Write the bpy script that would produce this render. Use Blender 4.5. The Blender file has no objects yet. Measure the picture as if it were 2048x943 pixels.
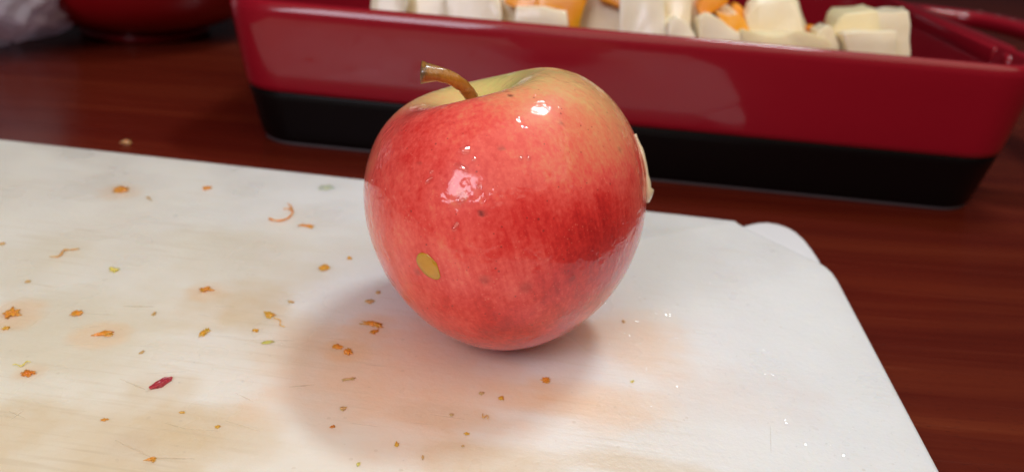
import bpy, bmesh, math, random
import numpy as np
from mathutils import Vector, Matrix, noise as mnoise

S = bpy.context.scene
COL = S.collection
CHUNKS=[
 ('w', 0.012, 0.022, [(-0.1289, 0.0825), (-0.1108, 0.084), (-0.1076, 0.0723), (-0.109, 0.0574), (-0.1274, 0.0578)], 'cream root cube furthest towards the left end of the dish'),
 ('w', 0.02, 0.024, [(-0.1111, 0.0821), (-0.0913, 0.0822), (-0.0879, 0.0718), (-0.0883, 0.0552), (-0.1085, 0.0554)], 'pale cube peeking over the rim between two others left of the apple stem'),
 ('w', 0.008, 0.026, [(-0.089, 0.082), (-0.0704, 0.0854), (-0.0594, 0.0773), (-0.0589, 0.057), (-0.0859, 0.0571)], 'pale wedge with a slanted face behind the rim above the stem'),
 ('w', 0.02, 0.02, [(-0.0726, 0.0847), (-0.0596, 0.0848), (-0.0513, 0.0748), (-0.051, 0.0559), (-0.0642, 0.0563)], 'narrow pale cube left of the orange squash pieces'),
 ('o', 0.012, 0.022, [(-0.0603, 0.088), (-0.0438, 0.0898), (-0.0413, 0.0761), (-0.053, 0.0744), (-0.0591, 0.0766)], 'deep orange squash cube furthest left in the dish'),
 ('w', 0.006, 0.02, [(-0.0531, 0.077), (-0.0443, 0.0772), (-0.027, 0.0766), (-0.0253, 0.056), (-0.0512, 0.0566)], 'thin pale slab lying under the big orange wedge'),
 ('o', 0.009, 0.028, [(-0.0447, 0.091), (-0.0174, 0.0918), (-0.019, 0.0796), (-0.0239, 0.0711), (-0.0218, 0.0552), (-0.0258, 0.0548), (-0.0287, 0.0745), (-0.0327, 0.0761), (-0.043, 0.0764)], 'big golden orange wedge dipping to the dish rim'),
 ('w', 0.02, 0.026, [(-0.0225, 0.0878), (-0.0107, 0.0835), (0.0006, 0.0801), (0.0039, 0.0537), (-0.0245, 0.0527), (-0.0242, 0.0695)], 'pale chunk between the orange wedge and the orange triangle'),
 ('o', 0.012, 0.014, [(-0.016, 0.0916), (-0.0037, 0.0935), (0.0002, 0.0779), (-0.0065, 0.0807), (-0.0131, 0.083)], 'small orange triangle of squash standing behind pale cubes'),
 ('w', 0.01, 0.03, [(-0.0043, 0.0937), (0.0095, 0.0939), (0.0178, 0.0853), (0.0221, 0.0692), (0.0237, 0.0556), (0.0009, 0.056)], 'large blocky pale cube right of the orange triangle'),
 ('w', 0.022, 0.026, [(0.0144, 0.0943), (0.0284, 0.0945), (0.0332, 0.0825), (0.0367, 0.0547), (0.0211, 0.0548)], 'tall pinkish white cube in the middle of the heap'),
 ('w', 0.005, 0.016, [(0.0214, 0.0747), (0.0252, 0.0779), (0.0311, 0.0765), (0.0353, 0.0712), (0.0371, 0.0574), (0.024, 0.0572)], 'small bluish white chip low against the rim'),
 ('w', 0.028, 0.024, [(0.0301, 0.0934), (0.0399, 0.0933), (0.0456, 0.0803), (0.0488, 0.053), (0.0376, 0.053)], 'cream cube with its edge against the orange strip'),
 ('o', 0.02, 0.022, [(0.0387, 0.095), (0.049, 0.0959), (0.0517, 0.0839), (0.0452, 0.0795), (0.0399, 0.0762), (0.0373, 0.0803)], 'orange squash piece at the top of the heap, left of the round chunk'),
 ('w', 0.03, 0.018, [(0.0455, 0.0795), (0.0525, 0.082), (0.0587, 0.0781), (0.0585, 0.0712), (0.0491, 0.0704)], 'small pinkish chip wedged between orange pieces'),
 ('w', 0.006, 0.02, [(0.0371, 0.0778), (0.0405, 0.0804), (0.0479, 0.0782), (0.0563, 0.0733), (0.0597, 0.0578), (0.0405, 0.0575)], 'pale sloping piece beside the rim, below the orange strip'),
 ('o', 0.018, 0.022, [(0.0463, 0.0799), (0.0514, 0.0785), (0.0561, 0.0793), (0.0599, 0.0773), (0.0639, 0.0713), (0.0653, 0.0641), (0.0547, 0.0632), (0.0492, 0.0749)], 'flat orange slab sloping down to the rim'),
 ('o', 0.034, 0.014, [(0.0568, 0.0808), (0.0584, 0.0829), (0.0612, 0.0812), (0.0651, 0.0736), (0.0646, 0.071), (0.0598, 0.0726)], 'thin orange sliver standing against the round chunk'),
 ('w', 0.024, 0.034, [(0.0604, 0.0797), (0.0616, 0.0837), (0.0653, 0.0868), (0.0727, 0.0884), (0.0818, 0.0887), (0.0863, 0.0857), (0.0898, 0.0808), (0.0931, 0.0743), (0.0963, 0.0556), (0.0682, 0.0541)], 'big rounded cream chunk, the largest piece in the dish'),
 ('y', 0.005, 0.018, [(0.0575, 0.0741), (0.0742, 0.0746), (0.0831, 0.0763), (0.0948, 0.0741), (0.0999, 0.0722), (0.1022, 0.0581), (0.0607, 0.0572)], 'yellowish slice lying low along the rim under the round chunk'),
 ('o', 0.036, 0.012, [(0.0961, 0.0734), (0.0989, 0.0741), (0.1024, 0.0719), (0.1032, 0.0664), (0.0971, 0.0669)], 'tiny orange bit right of the round chunk'),
 ('w', 0.012, 0.02, [(0.0943, 0.0756), (0.0992, 0.0788), (0.1018, 0.0776), (0.1055, 0.0718), (0.108, 0.0594), (0.0977, 0.0605)], 'little pale corner piece left of the stacked slabs'),
 ('y', 0.02, 0.026, [(0.1045, 0.0769), (0.1056, 0.0804), (0.1088, 0.083), (0.1235, 0.0864), (0.1254, 0.0844), (0.1318, 0.0598), (0.1085, 0.0602)], 'yellowish slab at the back of the right hand stack'),
 ('w', 0.006, 0.014, [(0.1051, 0.0767), (0.109, 0.0775), (0.1298, 0.0802), (0.1337, 0.0607), (0.1103, 0.061)], 'low pale slab in front of the right hand stack'),
 ('w', 0.022, 0.032, [(0.1242, 0.084), (0.1324, 0.0852), (0.1395, 0.0867), (0.142, 0.0692), (0.1441, 0.058), (0.1307, 0.0592)], 'squared white block at the right end of the heap'),
]
CRUMBS=[
 (-0.156, 0.2858, 0.008, 0.0068, -0.28, 'o', 'rag', 'tattered orange flake with a tail, near the far edge left of the apple'),
 (-0.1417, 0.2792, 0.0061, 0.0016, -0.88, 'b', 'blob', 'brown little curl right of the tattered flake with a tail'),
 (-0.1246, 0.2937, 0.0037, 0.0044, 0.2, 'o', 'blob', 'lone small orange dash near the far edge of the board'),
 (-0.087, 0.2747, 0.0176, 0.0017, -1.22, 'o', 'fork', 'hooked forked orange shaving shaped like a five'),
 (-0.0768, 0.2653, 0.0062, 0.0035, -0.15, 'o', 'two', 'slim two-lobed orange shaving just right of the hooked one'),
 (-0.0789, 0.3041, 0.0068, 0.0061, 0.57, 'g', 'flat', 'faint pale green smear of peel near the far edge beside the apple'),
 (-0.0622, 0.2336, 0.0041, 0.0054, 0.16, 'y', 'blob', 'bright amber crumb alone left of the apple'),
 (-0.0555, 0.2422, 0.0024, 0.0027, 0.16, 'y', 'blob', 'small tan flake between the amber crumb and the apple'),
 (-0.1271, 0.222, 0.0032, 0.0043, 1.0, 'g2', 'blob', 'yellow-green oval crumb on the left half of the board'),
 (-0.1481, 0.2305, 0.0092, 0.0016, 1.06, 'b', 'thread', 'long wavy brown thread of peel at the left'),
 (-0.0943, 0.214, 0.0053, 0.0043, 0.34, 'o', 'rag', 'wet orange crumb on top of the brownish stain'),
 (-0.1425, 0.1923, 0.0062, 0.0068, 0.47, 'o', 'rag', 'largest orange clump, at the left edge of the picture'),
 (-0.1248, 0.1946, 0.0038, 0.0036, 0.46, 'o', 'blob', 'orange crumb with a knife scratch trailing to its right'),
 (-0.1391, 0.1845, 0.0021, 0.0023, 0.14, 'y', 'blob', 'small tan crumb under the largest orange clump'),
 (-0.1124, 0.1848, 0.0065, 0.0036, 0.51, 'o', 'wedge', 'long pointed orange shaving tapering to the left'),
 (-0.1035, 0.1976, 0.0013, 0.0024, 0.14, 'b', 'blob', 'dot sized brown crumb below the dark knife scratch'),
 (-0.071, 0.2018, 0.005, 0.0032, -0.54, 'y', 'blob', 'golden crumb with a thin tail at lower right'),
 (-0.0665, 0.1978, 0.0068, 0.0006, -0.88, 'y', 'thread', 'thin tail strand beside the golden crumb'),
 (-0.0855, 0.1894, 0.0054, 0.0025, 1.51, 'y', 'blob', 'amber crumb standing on a slant below the brownish stain'),
 (-0.0719, 0.1926, 0.0026, 0.002, -0.52, 'y', 'blob', 'small amber crumb left of the thin tail strand'),
 (-0.0667, 0.1872, 0.0043, 0.0018, 0.47, 'g2', 'flat', 'flat yellow shred lying along a knife scratch'),
 (-0.0666, 0.21, 0.0026, 0.0014, -0.45, 'b', 'blob', 'faint tan speck near the upper edge of the apple shadow'),
 (-0.1213, 0.1649, 0.0045, 0.0033, -0.05, 'r', 'blob', 'reddish orange flake near the left edge'),
 (-0.087, 0.1648, 0.0068, 0.0029, 1.03, 'k', 'skin', 'crimson sliver of apple skin'),
 (-0.098, 0.1779, 0.0022, 0.0012, 1.28, 'b', 'blob', 'tan shred above the crimson skin sliver'),
 (-0.094, 0.1494, 0.0022, 0.0012, 0.27, 'o', 'blob', 'slender orange crumb in the lower left'),
 (-0.0775, 0.1369, 0.003, 0.0019, 0.39, 'o', 'wedge', 'pointed orange crumb at the bottom edge beside a scratch'),
 (-0.067, 0.1499, 0.0014, 0.0015, 0.12, 'y', 'blob', 'amber speck at the end of the long lower scratch'),
 (-0.0416, 0.2198, 0.0021, 0.0026, 0.15, 'b', 'blob', 'brownish crumb close to the lower left of the apple, outside its shadow'),
 (-0.043, 0.2138, 0.0033, 0.0028, -0.19, 'b', 'blob', 'brown crumb just inside the edge of the shadow by the apple'),
 (-0.0396, 0.2008, 0.0082, 0.0036, -0.24, 'o', 'rag', 'big ragged orange clump in the apple shadow'),
 (-0.0382, 0.1968, 0.0034, 0.0023, 0.88, 'o', 'blob', 'lobe shaped crumb touching the ragged clump in the shadow'),
 (-0.0469, 0.1873, 0.0035, 0.0028, -0.54, 'o', 'blob', 'left one of two orange crumbs close together in the shadow'),
 (-0.0434, 0.1852, 0.0028, 0.0035, 0.45, 'o', 'blob', 'right one of two orange crumbs close together in the shadow'),
 (-0.0405, 0.1727, 0.0038, 0.0016, 0.28, 'b', 'two', 'thin brown shred in the left of the shadow'),
 (-0.0391, 0.1602, 0.0021, 0.002, 0.68, 'b', 'blob', 'brown crumb at the lower left of the shadow'),
 (-0.0402, 0.153, 0.0015, 0.0011, 0.67, 'r', 'blob', 'tiny red-orange speck at the shadow edge, lowest at its left'),
 (-0.0237, 0.1484, 0.0012, 0.0022, 0.11, 'y', 'blob', 'tan speck below the shadow'),
 (-0.017, 0.1444, 0.0007, 0.0019, 0.11, 'b', 'blob', 'narrow brown speck near the bottom edge under the shadow'),
 (-0.0312, 0.1406, 0.001, 0.0015, 0.11, 'g2', 'blob', 'pale yellow speck at the bottom edge'),
 (-0.005, 0.1709, 0.0019, 0.0017, 0.26, 'b', 'blob', 'brown crumb at the middle of the shadow, left of a similar one'),
 (0.0003, 0.1693, 0.002, 0.0019, -0.16, 'y', 'blob', 'amber crumb at the middle of the shadow'),
 (0.0119, 0.1788, 0.0031, 0.003, -0.02, 'o', 'blob', 'bright orange crumb alone in the right of the shadow'),
 (-0.0119, 0.161, 0.0013, 0.0012, -0.29, 'b', 'blob', 'small brown speck in the lower shadow'),
 (-0.0075, 0.1541, 0.0016, 0.0011, -0.02, 'y', 'blob', 'tan crumb at the lower rim of the shadow'),
 (-0.008, 0.1496, 0.001, 0.0009, 0.11, 'b', 'blob', 'minute brown speck under the tan crumb at the shadow rim'),
 (-0.0034, 0.161, 0.002, 0.0008, -0.42, 'b', 'thread', 'fine curved strand in the lower shadow'),
 (0.0361, 0.1814, 0.0017, 0.0012, 0.79, 'g2', 'blob', 'greenish speck on the white area right of the shadow'),
 (-0.1707, 0.2336, 0.0019, 0.0025, 0.17, 'b', 'blob', 'tan crumb cut by the left edge of the picture'),
 (-0.0774, 0.1542, 0.0017, 0.001, -0.02, 'y', 'blob', 'amber shred above the long lower scratch'),
 (-0.1483, 0.2105, 0.0019, 0.0021, 0.82, 'b', 'blob', 'faint tan fleck above the largest orange clump'),
 (-0.125, 0.1682, 0.004, 0.001, 0.57, 'g2', 'thread', 'pale thread above the reddish orange flake'),
 (0.0367, 0.2131, 0.0013, 0.0018, 0.14, 'b', 'blob', 'faint tan dot among the glints right of the apple'),
]
SCRATCHES=[(-0.1142, 0.2005, -0.1052, 0.2015, 0.00023, 0.8), (-0.1227, 0.1949, -0.1125, 0.1955, 0.00018, 0.4), (-0.1226, 0.1871, -0.1151, 0.189, 0.00027, 0.3), (-0.088, 0.2043, -0.0821, 0.2049, 0.00017, 0.4), (-0.0912, 0.1991, -0.0873, 0.1985, 0.00017, 0.3), (-0.0719, 0.1878, -0.0594, 0.189, 0.00021, 0.4), (-0.0813, 0.1886, -0.075, 0.1887, 0.00014, 0.3), (-0.0549, 0.1675, -0.0488, 0.1692, 0.0002, 0.8), (-0.0929, 0.1685, -0.0832, 0.1709, 0.00012, 0.35), (-0.0981, 0.1656, -0.09, 0.1621, 0.00027, 0.5), (-0.0797, 0.1499, -0.074, 0.1483, 0.00015, 0.5), (-0.074, 0.1483, -0.0659, 0.1485, 0.00011, 0.5), (-0.0778, 0.1377, -0.0679, 0.1385, 0.00026, 0.6), (-0.1172, 0.1499, -0.1119, 0.1478, 0.00014, 0.6), (-0.115, 0.1471, -0.114, 0.1506, 0.00013, 0.5), (-0.0676, 0.1634, -0.0617, 0.1603, 0.00015, 0.5), (-0.104, 0.1806, -0.0972, 0.181, 0.0001, 0.3), (-0.1472, 0.2097, -0.1386, 0.2082, 0.00022, 0.35), (-0.1398, 0.2483, -0.1275, 0.2484, 0.00017, 0.25), (-0.1226, 0.2579, -0.1097, 0.2576, 0.00017, 0.25), (-0.0379, 0.18, -0.0321, 0.1798, 0.00014, 0.35), (-0.053, 0.1917, -0.0442, 0.1913, 0.00014, 0.3), (-0.0173, 0.1606, -0.0084, 0.1596, 0.00018, 0.35), (-0.0363, 0.155, -0.0288, 0.1543, 0.00015, 0.3), (-0.0218, 0.1567, -0.0156, 0.1568, 0.00012, 0.25), (-0.0079, 0.2076, -0.0075, 0.2074, 8e-05, 0.1), (-0.1707, 0.2408, -0.1604, 0.241, 0.00016, 0.25), (-0.0881, 0.1426, -0.078, 0.1382, 0.00033, 0.35), (-0.0662, 0.1524, -0.0567, 0.1494, 0.00019, 0.25), (0.0702, 0.1664, 0.0676, 0.1555, 0.00016, 0.3), (-0.1194, 0.1785, -0.1119, 0.18, 0.00013, 0.3)]
STAINS_AND_SHADOW=[(-0.0862, 0.2037, 0.0174, 0.0167, 't', 0.55), (-0.1557, 0.2241, 0.0181, 0.0231, 't2', 0.35), (-0.1005, 0.2332, 0.0385, 0.0227, 't2', 0.3), (-0.1142, 0.1817, 0.034, 0.0299, 't2', 0.5), (-0.0983, 0.138, 0.0355, 0.0221, 't', 0.5), (-0.0859, 0.1643, 0.0098, 0.0078, 't', 0.3), (-0.0654, 0.1469, 0.0183, 0.0112, 't', 0.35), (-0.0851, 0.1412, 0.0066, 0.0055, 'b', 0.35), (-0.0237, 0.179, 0.0407, 0.0336, 's', 0.6), (0.0396, 0.2001, 0.0183, 0.0196, 'o', 0.3), (0.0238, 0.1713, 0.0202, 0.0132, 'o', 0.34), (0.0174, 0.1784, 0.0111, 0.0093, 'o', 0.25), (0.0011, 0.1455, 0.0189, 0.0086, 't', 0.4), (0.0331, 0.1472, 0.0193, 0.0053, 't', 0.35), (-0.0688, 0.2545, 0.0351, 0.0252, 't2', 0.2), (0.0653, 0.1786, 0.0227, 0.0144, 'p', 0.15), (-0.0121, 0.1598, 0.015, 0.0059, 'b', 0.25), (-0.0636, 0.1887, 0.0221, 0.0159, 't2', 0.25), (-0.1415, 0.1913, 0.008, 0.0084, 'o', 0.35), (-0.1122, 0.1846, 0.0079, 0.0066, 'o', 0.3), (-0.0394, 0.2002, 0.0088, 0.0073, 'o', 0.35), (-0.0445, 0.1861, 0.0069, 0.0056, 'o', 0.35), (-0.0932, 0.2119, 0.0075, 0.0071, 'o', 0.3), (-0.1545, 0.2845, 0.0083, 0.0086, 'o', 0.22), (-0.1212, 0.1647, 0.0048, 0.0043, 'o', 0.3), (0.0119, 0.1784, 0.0055, 0.0042, 'o', 0.3)]
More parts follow.
